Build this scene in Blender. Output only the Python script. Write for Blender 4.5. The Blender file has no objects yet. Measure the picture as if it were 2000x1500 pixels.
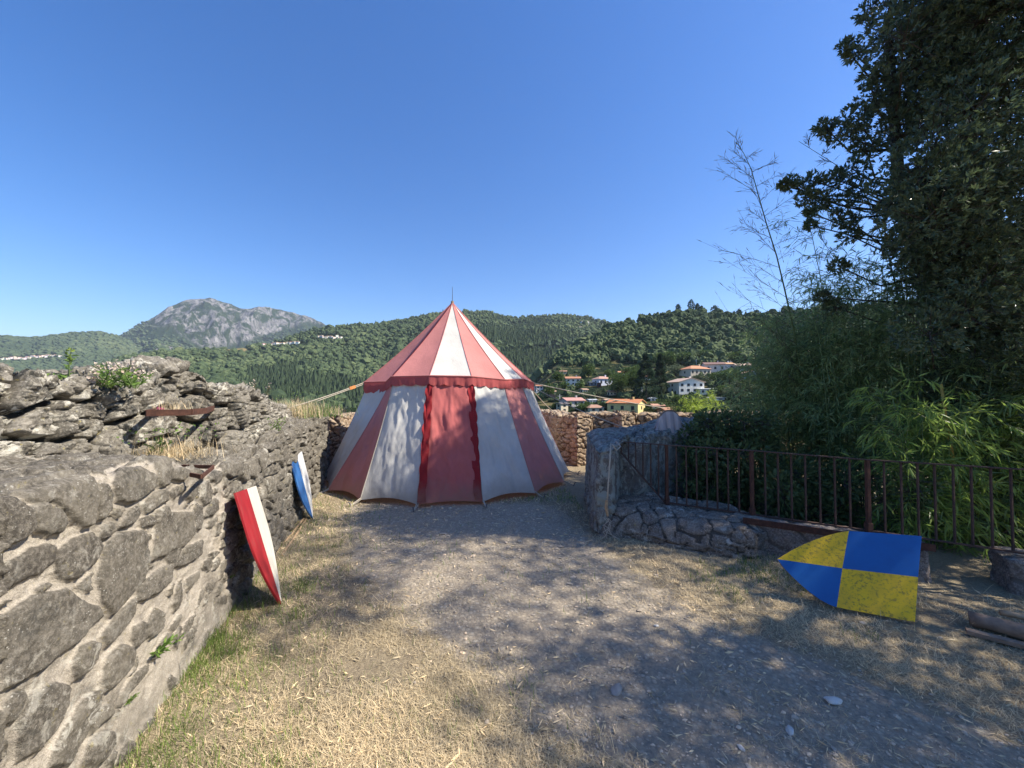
import bpy, math, random
import numpy as np
from mathutils import Vector, Matrix
sc = bpy.context.scene
COL = sc.collection
R = math.radians
random.seed(4); RNG = np.random.default_rng(7)

# ------------------------------------------------------------------ camera, sky, sun, exposure
CAM_H, PITCH, F = 1.6, R(1.37), 751.0          # F in pixels of a 2000 px wide frame
cam_d = bpy.data.cameras.new('camera'); cam_d.sensor_width = 36; cam_d.lens = 36 * F / 2000
cam_d.clip_start = 0.05; cam_d.clip_end = 30000
cam = bpy.data.objects.new('camera', cam_d); COL.objects.link(cam); sc.camera = cam
cam.location = (0, 0, CAM_H); cam.rotation_euler = (R(90) + PITCH, 0, 0)

SUN_EL, SUN_AZ = R(47), R(96)                  # azimuth clockwise from +Y
world = bpy.data.worlds.new('World'); sc.world = world; world.use_nodes = True
wn = world.node_tree; bg = wn.nodes['Background']
sky = wn.nodes.new('ShaderNodeTexSky'); sky.sky_type = 'NISHITA'; sky.sun_disc = False
sky.sun_elevation = SUN_EL; sky.sun_rotation = SUN_AZ
sky.altitude = 300; sky.air_density = 1.0; sky.dust_density = 0.4; sky.ozone_density = 2.5
hsv = wn.nodes.new('ShaderNodeHueSaturation'); hsv.inputs['Saturation'].default_value = 1.38; hsv.inputs['Hue'].default_value = .51
wn.links.new(sky.outputs[0], hsv.inputs['Color']); wn.links.new(hsv.outputs[0], bg.inputs[0]); bg.inputs[1].default_value = 0.1
sl = bpy.data.lights.new('sun', 'SUN'); sl.energy = 4.3; sl.angle = R(0.53); sl.color = (1, .92, .79)
so = bpy.data.objects.new('sun', sl); COL.objects.link(so)
sd = Vector((math.sin(SUN_AZ) * math.cos(SUN_EL), math.cos(SUN_AZ) * math.cos(SUN_EL), math.sin(SUN_EL)))
so.rotation_euler = sd.to_track_quat('Z', 'Y').to_euler(); so.location = (20, 0, 30)
sc.view_settings.view_transform = 'Standard'; sc.view_settings.look = 'None'
sc.view_settings.exposure = 1.1; sc.view_settings.gamma = 1.0
sc.cycles.max_bounces = 6; sc.cycles.transparent_max_bounces = 6
sc.cycles.use_denoising = True

# ------------------------------------------------------------------ helpers
def tag(o, label=None, cat=None, group=None, kind=None):
    if label: o['label'] = label
    if cat: o['category'] = cat
    if group: o['group'] = group
    if kind: o['kind'] = kind
    return o
def empty(name, loc, label, cat, group=None, rz=0):
    o = bpy.data.objects.new(name, None); COL.objects.link(o); o.empty_display_size = .2
    o.location = loc; o.rotation_euler = (0, 0, rz)
    return tag(o, label, cat, group)
def ray(px, py):
    u = (px - 1000) / F; v = (750 - py) / F; c, s = math.cos(PITCH), math.sin(PITCH)
    return np.array([u, c - v * s, s + v * c])
def at(px, py, Y):                             # world point seen at that pixel, Y metres ahead
    d = ray(px, py); t = Y / d[1]
    return np.array([d[0] * t, Y, CAM_H + d[2] * t])
def onz(px, py, z=0.0):                        # world point on the level z
    d = ray(px, py); t = (z - CAM_H) / d[2]
    return np.array([d[0] * t, d[1] * t, z])
def fract_hash(i, j, k, seed):
    n = (i * 374761393 + j * 668265263 + k * 1274126177 + seed * 974634777) & 0x7fffffff
    n = ((n ^ (n >> 13)) * 1274126177) & 0x7fffffff
    return ((n ^ (n >> 16)) & 0xffffff) / float(0xffffff)
def vnoise(p, seed=0):
    p = np.asarray(p, float); q = np.floor(p).astype(np.int64); f = p - q; f = f * f * (3 - 2 * f)
    o = 0
    for a in (0, 1):
        for b in (0, 1):
            for c in (0, 1):
                w = (f[:, 0] if a else 1 - f[:, 0]) * (f[:, 1] if b else 1 - f[:, 1]) * (f[:, 2] if c else 1 - f[:, 2])
                o = o + w * fract_hash(q[:, 0] + a, q[:, 1] + b, q[:, 2] + c, seed)
    return o * 2 - 1
def fbm(p, octv=4, seed=0, gain=.5):
    p = np.asarray(p, float); o = 0; a = 1; s = 0
    for i in range(octv):
        o = o + a * vnoise(p * 2 ** i + 17.3 * i, seed + i); s += a; a *= gain
    return o / s
def smooth(a, b, x):
    t = np.clip((x - a) / (b - a), 0, 1); return t * t * (3 - 2 * t)
def voro(x, y, cx, cy, seed=0, jit=.9):        # F1, F2, id of jittered cells cx by cy (rows shifted like courses)
    gy = y / cy; j0 = np.floor(gy).astype(np.int64)
    F1 = np.full(x.shape, 9.); F2 = np.full(x.shape, 9.); ID = np.zeros(x.shape)
    for dj in (-1, 0, 1):
        j = j0 + dj; gx = x / cx + fract_hash(j, j * 0, j * 0, seed + 5); i0 = np.floor(gx).astype(np.int64)
        for di in (-2, -1, 0, 1, 2):
            i = i0 + di; h1 = fract_hash(i, j, i * 0 + 1, seed); h2 = fract_hash(i, j, i * 0 + 2, seed)
            dx = (i + .5 + (h1 - .5) * jit - gx) * cx; dy = (j + .5 + (h2 - .5) * jit - gy) * cy
            d = np.sqrt((dx / cx) ** 2 + (dy / cy) ** 2)
            idv = fract_hash(i, j, i * 0 + 3, seed)
            m = d < F1; F2 = np.where(m, F1, np.minimum(F2, d)); ID = np.where(m, idv, ID); F1 = np.where(m, d, F1)
    return F1, F2, ID
def mesh(name, V, Fs, mat=None, parent=None, attrs=None, smooth_=False, mi=None, colors=None):
    """V (n,3); Fs: list of int arrays (m,k)."""
    V = np.ascontiguousarray(V, np.float32)
    Fs = [np.asarray(f, np.int32) for f in (Fs if isinstance(Fs, list) else [Fs]) if len(f)]
    me = bpy.data.meshes.new(name); me.vertices.add(len(V)); me.vertices.foreach_set('co', V.ravel())
    loops = np.concatenate([f.ravel() for f in Fs]); cnt = np.concatenate([np.full(len(f), f.shape[1]) for f in Fs])
    st = np.concatenate([[0], np.cumsum(cnt)[:-1]]).astype(np.int32)
    me.loops.add(len(loops)); me.loops.foreach_set('vertex_index', loops)
    me.polygons.add(len(cnt)); me.polygons.foreach_set('loop_start', st)
    if mi is not None: me.polygons.foreach_set('material_index', np.asarray(mi, np.int32))
    me.update(calc_edges=True)
    me.polygons.foreach_set('use_smooth', np.full(len(cnt), bool(smooth_)))
    for k, a in (attrs or {}).items():
        at_ = me.attributes.new(k, 'FLOAT', 'POINT'); at_.data.foreach_set('value', np.ascontiguousarray(a, np.float32))
    for k, a in (colors or {}).items():
        at_ = me.attributes.new(k, 'FLOAT_VECTOR', 'POINT'); at_.data.foreach_set('vector', np.ascontiguousarray(a, np.float32).ravel())
    for m in (mat if isinstance(mat, (list, tuple)) else [mat]):
        if m: me.materials.append(m)
    o = bpy.data.objects.new(name, me); COL.objects.link(o)
    if parent: o.parent = parent
    return o
def grid_faces(n, m, wrap=False):
    i = np.arange(n - 1)[:, None]; j = np.arange(m - (0 if wrap else 1))[None]
    a = i * m + j; b = i * m + (j + 1) % m
    return np.stack([a, b, b + m, a + m], -1).reshape(-1, 4)
class MB:
    """collects small solids"""
    def __init__(s): s.v = []; s.f = []; s.m = []; s.n = 0; s.cur = 0
    def add(s, V, Fc):
        V = np.asarray(V, float); s.v.append(V)
        for f in Fc: s.f.append([int(i) + s.n for i in f]); s.m.append(s.cur)
        s.n += len(V)
    def hexa(s, P): s.add(P, [(0, 3, 2, 1), (4, 5, 6, 7), (0, 1, 5, 4), (1, 2, 6, 5), (2, 3, 7, 6), (3, 0, 4, 7)])
    def box(s, x0, x1, y0, y1, z0, z1):
        s.hexa([(x0, y0, z0), (x1, y0, z0), (x1, y1, z0), (x0, y1, z0), (x0, y0, z1), (x1, y0, z1), (x1, y1, z1), (x0, y1, z1)])
    def bar(s, a, b, w, h=None, up=(0, 0, 1)):       # square bar
        a, b = Vector(a), Vector(b); d = (b - a).normalized(); u = Vector(up)
        if abs(d.dot(u)) > .95: u = Vector((0, 1, 0)) if abs(d.y) < .9 else Vector((1, 0, 0))
        x = d.cross(u).normalized() * w / 2; y = x.normalized().cross(d).normalized() * (h or w) / 2
        s.hexa([a - x - y, a + x - y, a + x + y, a - x + y, b - x - y, b + x - y, b + x + y, b - x + y])
    def tube(s, pts, rad, n=8, cap=True):
        pts = [Vector(p) for p in pts]; rad = rad if hasattr(rad, '__len__') else [rad] * len(pts); V = []
        prev = None
        for i, p in enumerate(pts):
            d = (pts[min(i + 1, len(pts) - 1)] - pts[max(i - 1, 0)]).normalized()
            if prev is None: prev = d.orthogonal().normalized()
            x = (prev - d * prev.dot(d)); x = x.normalized() if x.length > 1e-6 else d.orthogonal().normalized(); prev = x
            y = d.cross(x)
            for k in range(n):
                t = 2 * math.pi * k / n; V.append(p + (x * math.cos(t) + y * math.sin(t)) * rad[i])
        Fc = [(i * n + k, i * n + (k + 1) % n, (i + 1) * n + (k + 1) % n, (i + 1) * n + k) for i in range(len(pts) - 1) for k in range(n)]
        if cap: Fc += [tuple(range(n))[::-1], tuple((len(pts) - 1) * n + k for k in range(n))]
        s.add([tuple(v) for v in V], Fc)
    def build(s, name, mat, parent=None, smooth_=False, origin=None):
        V = np.concatenate(s.v)
        if origin is not None: V = V - np.asarray(origin, float)
        me = bpy.data.meshes.new(name); me.from_pydata(V.tolist(), [], s.f)
        for m in (mat if isinstance(mat, (list, tuple)) else [mat]): me.materials.append(m)
        me.polygons.foreach_set('material_index', s.m)
        me.polygons.foreach_set('use_smooth', [smooth_] * len(s.f)); me.update()
        o = bpy.data.objects.new(name, me); COL.objects.link(o)
        if parent: o.parent = parent
        if origin is not None and not parent: o.location = origin
        return o
# material helper
class N:
    def __init__(s, name, rough=.85, spec=.3):
        s.m = bpy.data.materials.new(name); s.m.use_nodes = True; s.t = s.m.node_tree
        s.b = s.t.nodes['Principled BSDF']; s.b.inputs['Roughness'].default_value = rough
        s.b.inputs['Specular IOR Level'].default_value = spec
        s.co = s.t.nodes.new('ShaderNodeTexCoord').outputs['Object']
    def new(s, ty, **k):
        n = s.t.nodes.new(ty)
        for a, b in k.items(): setattr(n, a, b)
        return n
    def link(s, a, b): s.t.links.new(a, b)
    def put(s, inp, v):
        if isinstance(v, bpy.types.NodeSocket): s.link(v, inp)
        elif isinstance(v, (tuple, list)) and len(v) == 3 and inp.type == 'RGBA': inp.default_value = (*v, 1)
        else: inp.default_value = v
    def noise(s, scale, detail=4, rough=.6, vec=None, col=False, dist=0):
        n = s.new('ShaderNodeTexNoise'); s.put(n.inputs['Vector'], vec or s.co)
        n.inputs['Scale'].default_value = scale; n.inputs['Detail'].default_value = detail; n.inputs['Roughness'].default_value = rough
        n.inputs['Distortion'].default_value = dist
        return n.outputs['Color' if col else 'Fac']
    def vor(s, scale, feat='F1', out='Distance', vec=None):
        n = s.new('ShaderNodeTexVoronoi', feature=feat); s.put(n.inputs['Vector'], vec or s.co)
        n.inputs['Scale'].default_value = scale; return n.outputs[out]
    def ramp(s, v, stops, interp='LINEAR'):
        n = s.new('ShaderNodeValToRGB'); s.put(n.inputs[0], v); e = n.color_ramp.elements; n.color_ramp.interpolation = interp
        while len(e) < len(stops): e.new(.5)
        for k, (p, c) in enumerate(stops):
            e[k].position = p; e[k].color = (*c, 1) if hasattr(c, '__len__') else (c, c, c, 1)
        return n.outputs[0]
    def mix(s, f, a, b, mode='MIX'):
        n = s.new('ShaderNodeMix', data_type='RGBA', blend_type=mode); s.put(n.inputs[0], f); s.put(n.inputs[6], a); s.put(n.inputs[7], b)
        return n.outputs[2]
    def math(s, op, a, b=0.0, clamp=False):
        n = s.new('ShaderNodeMath', operation=op, use_clamp=clamp); s.put(n.inputs[0], a); s.put(n.inputs[1], b); return n.outputs[0]
    def attr(s, name, out='Fac'):
        n = s.new('ShaderNodeAttribute', attribute_name=name); return n.outputs[out]
    def scale(s, x, y, z):
        n = s.new('ShaderNodeMapping'); s.link(s.co, n.inputs[0]); n.inputs['Scale'].default_value = (x, y, z); return n.outputs[0]
    def bump(s, h, strength=.5, dist=.01, prev=None):
        n = s.new('ShaderNodeBump'); s.put(n.inputs['Height'], h); n.inputs['Strength'].default_value = strength
        n.inputs['Distance'].default_value = dist
        if prev: s.link(prev, n.inputs['Normal'])
        return n.outputs[0]
    def done(s, col, nrm=None, rough=None, trans=0, tcol=None):
        s.put(s.b.inputs['Base Color'], col)
        if nrm: s.link(nrm, s.b.inputs['Normal'])
        if rough is not None: s.put(s.b.inputs['Roughness'], rough)
        if trans:
            tr = s.new('ShaderNodeBsdfTranslucent'); s.put(tr.inputs[0], tcol if tcol is not None else col)
            if nrm: s.link(nrm, tr.inputs['Normal'])
            mx = s.new('ShaderNodeMixShader'); mx.inputs[0].default_value = trans
            s.link(s.b.outputs[0], mx.inputs[1]); s.link(tr.outputs[0], mx.inputs[2])
            s.link(mx.outputs[0], s.t.nodes['Material Output'].inputs[0])
        return s.m
def flat(name, c, rough=.7, var=.15, sc_=8):
    n = N(name, rough); v = n.noise(sc_, 5)
    lo = tuple(x * (1 - var) for x in c); hi = tuple(min(1, x * (1 + var)) for x in c)
    return n.done(n.ramp(v, [(.3, lo), (.7, hi)]))

# ---- materials
def mat_stone(name, mortar_or_shade, c1, c2, c3, lichen=.5, scl=1.0, moss=None):
    n = N(name, .92, .2)
    st = n.attr('stone'); rid = n.attr('rid')
    sc1 = n.ramp(rid, [(0, c1), (.45, c2), (.8, c3), (1, tuple(x * .8 for x in c1))])
    g = n.noise(9 * scl, 6, .7); g2 = n.noise(60 * scl, 6, .75); g3 = n.noise(260 * scl, 3, .6)
    s1 = n.mix(n.ramp(g, [(.3, 0), (.72, 1)]), sc1, tuple(x * .55 for x in c1))
    s2 = n.mix(n.math('MULTIPLY', n.ramp(g2, [(.45, 0), (.6, 1)]), .55), s1, tuple(min(1, x * 1.9) for x in c2))
    sp = n.vor(70 * scl); s3 = n.mix(n.math('MULTIPLY', n.ramp(sp, [(.12, 1), (.22, 0)]), n.ramp(n.noise(5, 3), [(.45, 0), (.6, .9)])), s2, (.52, .5, .44))
    m1 = n.mix(n.ramp(g2, [(.3, 0), (.7, 1)]), tuple(x * .62 for x in mortar_or_shade), mortar_or_shade)
    m1 = n.mix(n.ramp(g3, [(.42, .6), (.58, 0)]), m1, tuple(x * .45 for x in mortar_or_shade))
    m1 = n.mix(n.math('MULTIPLY', n.ramp(n.noise(3.2 * scl, 5, .6), [(.48, 0), (.68, 1)]), .6), m1, tuple(x * .6 for x in c2))
    col = n.mix(n.ramp(st, [(.25, 0), (.55, 1)]), m1, s3)
    li = n.ramp(n.noise(14 * scl, 8, .72, dist=.6), [(.53, 0), (.6, 1)])
    li = n.math('MULTIPLY', li, n.ramp(n.noise(2.2, 3), [(.42, 0), (.6, lichen)]))
    col = n.mix(li, col, (.55, .52, .44))
    ye = n.math('MULTIPLY', n.ramp(n.noise(26 * scl, 6, .7), [(.62, 0), (.68, 1)]), lichen * .6)
    col = n.mix(ye, col, (.36, .3, .1))
    dk = n.math('MULTIPLY', n.ramp(n.noise(6.5 * scl, 7, .75, dist=.4), [(.55, 0), (.66, 1)]), lichen * .9)
    col = n.mix(dk, col, (.05, .05, .045))
    if moss: col = n.mix(n.ramp(n.noise(7, 6, .7, vec=n.scale(1, 1, .5), dist=1.2), [(.5, 0), (.54, 1)]), col, moss)
    h = n.math('ADD', n.math('MULTIPLY', g2, .6), n.math('MULTIPLY', g3, .5))
    h = n.math('ADD', h, n.math('MULTIPLY', g, 1.0))
    return n.done(col, n.bump(h, .9, .012))
M = {}
M['wall'] = mat_stone('rubble_stone', (.6, .53, .43), (.12, .105, .085), (.165, .148, .12), (.23, .205, .16), .6)
M['parapet'] = mat_stone('weathered_stone', (.1, .088, .07), (.16, .145, .12), (.22, .2, .165), (.33, .3, .25), 1.5)  # dark first colour paints shade into the open crevices between stones
M['back'] = mat_stone('reddish_stone', (.22, .15, .1), (.28, .19, .13), (.35, .26, .175), (.44, .36, .26), .7)
M['right'] = mat_stone('grey_plastered_stone', (.12, .1, .08), (.17, .14, .11), (.22, .185, .15), (.28, .24, .19), .9)
M['kerb'] = mat_stone('old_kerb', (.22, .19, .16), (.2, .15, .12), (.24, .2, .17), (.28, .24, .2), .5)

def mat_ground():
    n = N('earth', .95, .15)
    p = n.attr('path'); big = n.noise(1.1, 6, .6); fine = n.noise(45, 6, .75); f2 = n.noise(160, 4, .7)
    pm = n.math('ADD', p, n.math('MULTIPLY', n.math('SUBTRACT', n.noise(5, 6, .7), .5), 1.2))
    pm = n.ramp(pm, [(.4, 0), (.62, 1)])
    straw = n.mix(n.ramp(fine, [(.3, 0), (.7, 1)]), (.26, .21, .135), (.52, .43, .28))
    straw = n.mix(n.ramp(f2, [(.4, .6), (.6, 0)]), straw, (.13, .1, .065))
    straw = n.mix(n.math('MULTIPLY', n.ramp(big, [(.45, 0), (.65, 1)]), .45), straw, (.2, .155, .11))
    cell = n.vor(34, out='Color'); cd = n.vor(34)
    sep = n.new('ShaderNodeSeparateColor'); n.link(cell, sep.inputs[0])
    gr = n.ramp(sep.outputs[0], [(0, (.23, .195, .15)), (.5, (.42, .355, .27)), (.85, (.54, .47, .36)), (1, (.64, .58, .46))])
    gr = n.mix(n.ramp(cd, [(.25, 0), (.6, .8)]), gr, (.2, .18, .15))
    gr = n.mix(n.ramp(fine, [(.4, .75), (.6, 0)]), gr, (.43, .355, .255))
    gr = n.mix(n.ramp(big, [(.35, 0), (.7, .5)]), gr, (.44, .36, .26))
    col = n.mix(pm, straw, gr)
    h = n.math('ADD', n.math('MULTIPLY', cd, -1.0), n.math('MULTIPLY', fine, 1.6))
    h = n.math('ADD', h, f2)
    return n.done(col, n.bump(h, .8, .012))
M['ground'] = mat_ground()
def mat_leaf(name, c, trans=.25, spec=.35, rough=.5, var=.5):
    n = N(name, rough, spec); a = n.attr('tint')
    lo = tuple(x * (1 - var) for x in c); hi = (min(1, c[0] * (1 + var * 1.4)), min(1, c[1] * (1 + var)), c[2] * (1 + var * .6))
    col = n.ramp(a, [(0, lo), (.6, c), (1, hi)])
    return n.done(col, trans=trans, tcol=tuple(min(1, x * 1.7) for x in c))
M['oak_leaf'] = mat_leaf('evergreen_leaf', (.09, .125, .06), .22, .5, .38)
M['bamboo_leaf'] = mat_leaf('bamboo_leaf', (.22, .3, .12), .4, .5, .38, .65)
M['bamboo_near'] = mat_leaf('bamboo_leaf_fresh', (.22, .31, .07), .42, .5, .38, .6)
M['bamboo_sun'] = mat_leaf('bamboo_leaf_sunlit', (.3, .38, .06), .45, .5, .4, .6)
M['shrub_leaf'] = mat_leaf('shrub_leaf', (.105, .145, .055), .22, .25)
M['straw'] = mat_leaf('dry_grass_blade', (.62, .51, .33), .15, .1, .8, .45)
M['green_grass'] = mat_leaf('grass_blade', (.15, .215, .055), .3, .15, .7, .5)
M['weed'] = mat_leaf('weed_leaf', (.16, .26, .06), .3, .2, .6, .4)
M['twig'] = mat_leaf('dry_sheath', (.16, .15, .1), .1, .1, .8, .4)
M['flower'] = mat_leaf('pale_blossom', (.6, .5, .42), .2, .1, .8, .2)
M['pink'] = mat_leaf('pink_blossom', (.5, .12, .25), .2, .1, .8, .2)
M['bark'] = flat('bark', (.07, .058, .045), .9, .35, 14)
M['culm'] = flat('bamboo_culm', (.1, .14, .045), .5, .25, 9)
M['culm_yellow'] = flat('yellow_cane', (.35, .24, .05), .5, .25, 9)
def mat_forest(name, c1, c2, c3):
    n = N(name, .95, .1); a = n.attr('tint')
    col = n.ramp(a, [(0, c1), (.5, c2), (1, c3)])
    return n.done(col)
M['forest'] = mat_forest('forest_crown', (.036, .056, .03), (.072, .1, .046), (.14, .165, .075))
M['tree_leaf'] = mat_leaf('tree_leaf', (.085, .135, .042), .2, .15, .8, .6)
M['conifer_leaf'] = mat_leaf('conifer_needles', (.035, .065, .035), .1, .1, .8, .5)
M['olive_leaf'] = mat_leaf('olive_leaf', (.12, .15, .08), .15, .2, .7, .4)
def mat_rust():
    n = N('rusty_iron', .85, .3); v = n.noise(30, 6, .7)
    return n.done(n.ramp(v, [(.3, (.05, .024, .018)), (.55, (.1, .045, .03)), (.75, (.16, .07, .04))]), n.bump(v, .5, .004))
M['rust'] = mat_rust()
def mat_darkrust():
    n = N('dark_rusty_iron', .8, .3); v = n.noise(30, 6, .7)
    return n.done(n.ramp(v, [(.3, (.05, .035, .03)), (.6, (.1, .055, .04)), (.8, (.15, .08, .055))]), n.bump(v, .5, .004))
M['darkrust'] = mat_darkrust()
def mat_canvas(name, c, stain=.12, trans=.22):
    n = N(name, .9, .12); w = n.noise(2.2, 6, .6); f = n.noise(240, 3, .5)
    col = n.mix(n.ramp(w, [(.4, 0), (.75, 1)]), c, tuple(x * (1 - stain) for x in c))
    col = n.mix(n.math('MULTIPLY', n.ramp(n.noise(16, 6, .7, vec=n.scale(1, 1, .35)), [(.5, 0), (.75, 1)]), .3), col, tuple(x * .78 for x in c))
    sp = n.new('ShaderNodeSeparateXYZ'); n.link(n.co, sp.inputs[0]); zz = n.math('ADD', sp.outputs[2], n.math('MULTIPLY', n.math('SUBTRACT', n.noise(5, 6, .7), .5), .5))
    col = n.mix(n.math('MULTIPLY', n.ramp(zz, [(.02, 1), (.38, 0)]), .55), col, (.3, .24, .17))
    st2 = n.ramp(n.noise(3.3, 7, .75, vec=n.scale(1, 1, .6), dist=.5), [(.6, 0), (.66, 1)]); col = n.mix(n.math('MULTIPLY', st2, .16), col, (.34, .28, .2))
    wr = n.noise(7, 5, .65, vec=n.scale(1.2, 1.2, .5), dist=.9)
    return n.done(col, n.bump(n.math('ADD', n.math('MULTIPLY', wr, 1.0), n.math('MULTIPLY', f, .08)), .35, .02), trans=trans)
M['white_canvas'] = mat_canvas('white_canvas', (.68, .66, .6), .2)
M['red_canvas'] = mat_canvas('faded_red_canvas', (.64, .26, .235), .16)
M['valance_canvas'] = mat_canvas('valance_red_canvas', (.5, .12, .115), .14)
M['door_canvas'] = mat_canvas('door_red_canvas', (.56, .16, .15), .15)
M['ruffle'] = mat_canvas('bright_red_ruffle', (.36, .035, .04), .2)
M['maroon'] = mat_canvas('maroon_seam', (.16, .04, .05), .2)
def mat_rope():
    n = N('rope', .95, .1); w = n.new('ShaderNodeTexWave'); w.inputs['Scale'].default_value = 60; n.link(n.co, w.inputs[0])
    return n.done(n.ramp(w.outputs['Fac'], [(.2, (.32, .28, .22)), (.8, (.5, .45, .37))]))
M['rope'] = mat_rope()
M['wood'] = flat('weathered_wood', (.36, .25, .15), .85, .35, 22)
M['greywood'] = flat('grey_wood', (.24, .17, .12), .9, .35, 18)
M['orange'] = flat('orange_slider', (.6, .24, .08), .6)
M['metal'] = flat('dark_metal', (.12, .12, .13), .5)
M['pebble'] = mat_leaf('pebble', (.46, .39, .3), 0, .2, .9, .45)

# ------------------------------------------------------------------ leaf / blade builders (numpy)
def rot_basis(d, roll):
    d = d / (np.linalg.norm(d, axis=1, keepdims=True) + 1e-9)
    a = np.where(np.abs(d[:, 2:3]) < .9, np.array([[0, 0, 1.]]), np.array([[1., 0, 0]]))
    x = np.cross(d, a); x /= np.linalg.norm(x, axis=1, keepdims=True); y = np.cross(d, x)
    c, s = np.cos(roll)[:, None], np.sin(roll)[:, None]
    return d, x * c + y * s, -x * s + y * c
def leaves(name, P, D, L, W, mat, parent=None, tint=None, fold=.25, droop=.0, roll=None, rng=RNG):
    """leaf = 4 verts folded along its midrib, 1 quad -> 2 tris"""
    n = len(P); L = np.broadcast_to(L, (n,)).astype(float); W = np.broadcast_to(W, (n,)).astype(float)
    roll = rng.uniform(0, 6.283, n) if roll is None else roll
    d, x, y = rot_basis(D, roll)
    tip = P + d * L[:, None]; tip[:, 2] -= droop * L
    mid = P + d * (L * .42)[:, None]; mid[:, 2] -= droop * .2 * L
    a = mid + x * (W / 2)[:, None] + y * (W * fold)[:, None]; b = mid - x * (W / 2)[:, None] + y * (W * fold)[:, None]
    V = np.stack([P, a, tip, b], 1).reshape(-1, 3)
    i = np.arange(n) * 4
    Fc = np.concatenate([np.stack([i, i + 1, i + 2], 1), np.stack([i, i + 2, i + 3], 1)])
    t = np.repeat(rng.uniform(0, 1, n) if tint is None else tint, 4)
    return mesh(name, V, Fc, mat, parent, {'tint': t})
def blades(name, P, H, W, lean, mat, parent=None, tint=None, rng=RNG, bend=.5):
    n = len(P); az = rng.uniform(0, 6.283, n); H = np.broadcast_to(H, (n,)); W = np.broadcast_to(W, (n,))
    h = np.stack([np.cos(az), np.sin(az), np.zeros(n)], 1); s = np.stack([-np.sin(az), np.cos(az), np.zeros(n)], 1)
    l1 = lean; l2 = lean + bend * rng.uniform(0, 1, n)
    m = P + (h * np.sin(l1)[:, None] + np.array([0, 0, 1]) * np.cos(l1)[:, None]) * (H * .55)[:, None]
    t = m + (h * np.sin(l2)[:, None] + np.array([0, 0, 1]) * np.cos(l2)[:, None]) * (H * .45)[:, None]
    t[:, 2] = np.maximum(t[:, 2], P[:, 2] + .004)
    w = (W / 2)[:, None] * s
    V = np.stack([P - w, P + w, m + w * .8, m - w * .8, t], 1).reshape(-1, 3); i = np.arange(n) * 5
    tt = np.repeat(rng.uniform(0, 1, n) if tint is None else tint, 5)
    return mesh(name, V, [np.stack([i, i + 1, i + 2, i + 3], 1), np.stack([i + 3, i + 2, i + 4], 1)], mat, parent, {'tint': tt})
def sticks(segs, rad, n=3):
    """segs (m,2,3) -> prism verts, quads"""
    A = segs[:, 0]; B = segs[:, 1]; d, x, y = rot_basis(B - A, np.zeros(len(A)))
    rad = np.broadcast_to(rad, (len(A), 2)) if np.ndim(rad) != 1 else np.stack([rad, rad * .6], 1)
    V = []
    for P, r in ((A, rad[:, 0]), (B, rad[:, 1])):
        for k in range(n):
            t = 2 * math.pi * k / n; V.append(P + (x * math.cos(t) + y * math.sin(t)) * r[:, None])
    V = np.stack(V, 1).reshape(-1, 3); i = (np.arange(len(A)) * 2 * n)[:, None]
    q = np.concatenate([np.concatenate([i + k, i + (k + 1) % n, i + n + (k + 1) % n, i + n + k], 1) for k in range(n)])
    return V, q
def sph(rng, n):
    v = rng.normal(size=(n, 3)); return v / np.linalg.norm(v, axis=1, keepdims=True)

# ------------------------------------------------------------------ terrain beyond the walls
def T(*a): return np.array(a[0::2], float), np.array(a[1::2], float)
T_near = T(-2000, 1000, 850, 930, 950, 850, 1000, 795, 1080, 712, 1150, 667, 1190, 640, 1230, 632, 1300, 617, 1350, 610, 1400, 616, 1460, 621, 1500, 620, 1560, 611, 1700, 605, 2000, 585, 4000, 560)
T_mid = T(-2000, 770, -400, 765, 0, 752, 100, 742, 170, 726, 250, 696, 330, 689, 430, 683, 520, 674, 600, 648, 640, 639, 720, 634, 760, 628, 800, 622, 870, 608, 950, 609, 1000, 622, 1050, 617, 1100, 614, 1150, 620, 1195, 634, 1300, 645, 2000, 660, 4000, 660)
T_mt = T(-2000, 700, 0, 692, 150, 690, 235, 658, 270, 641, 300, 623, 330, 604, 350, 595, 385, 586, 405, 584, 425, 588, 445, 592, 470, 603, 500, 602, 540, 607, 570, 612, 600, 623, 630, 637, 680, 650, 760, 660, 1100, 652, 1180, 632, 1210, 628, 1240, 631, 1300, 660, 4000, 670)
T_lf = T(-2000, 640, -300, 648, 0, 657, 60, 660, 100, 655, 140, 650, 190, 648, 215, 652, 240, 662, 300, 692, 400, 740, 600, 800, 4000, 800)
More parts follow.
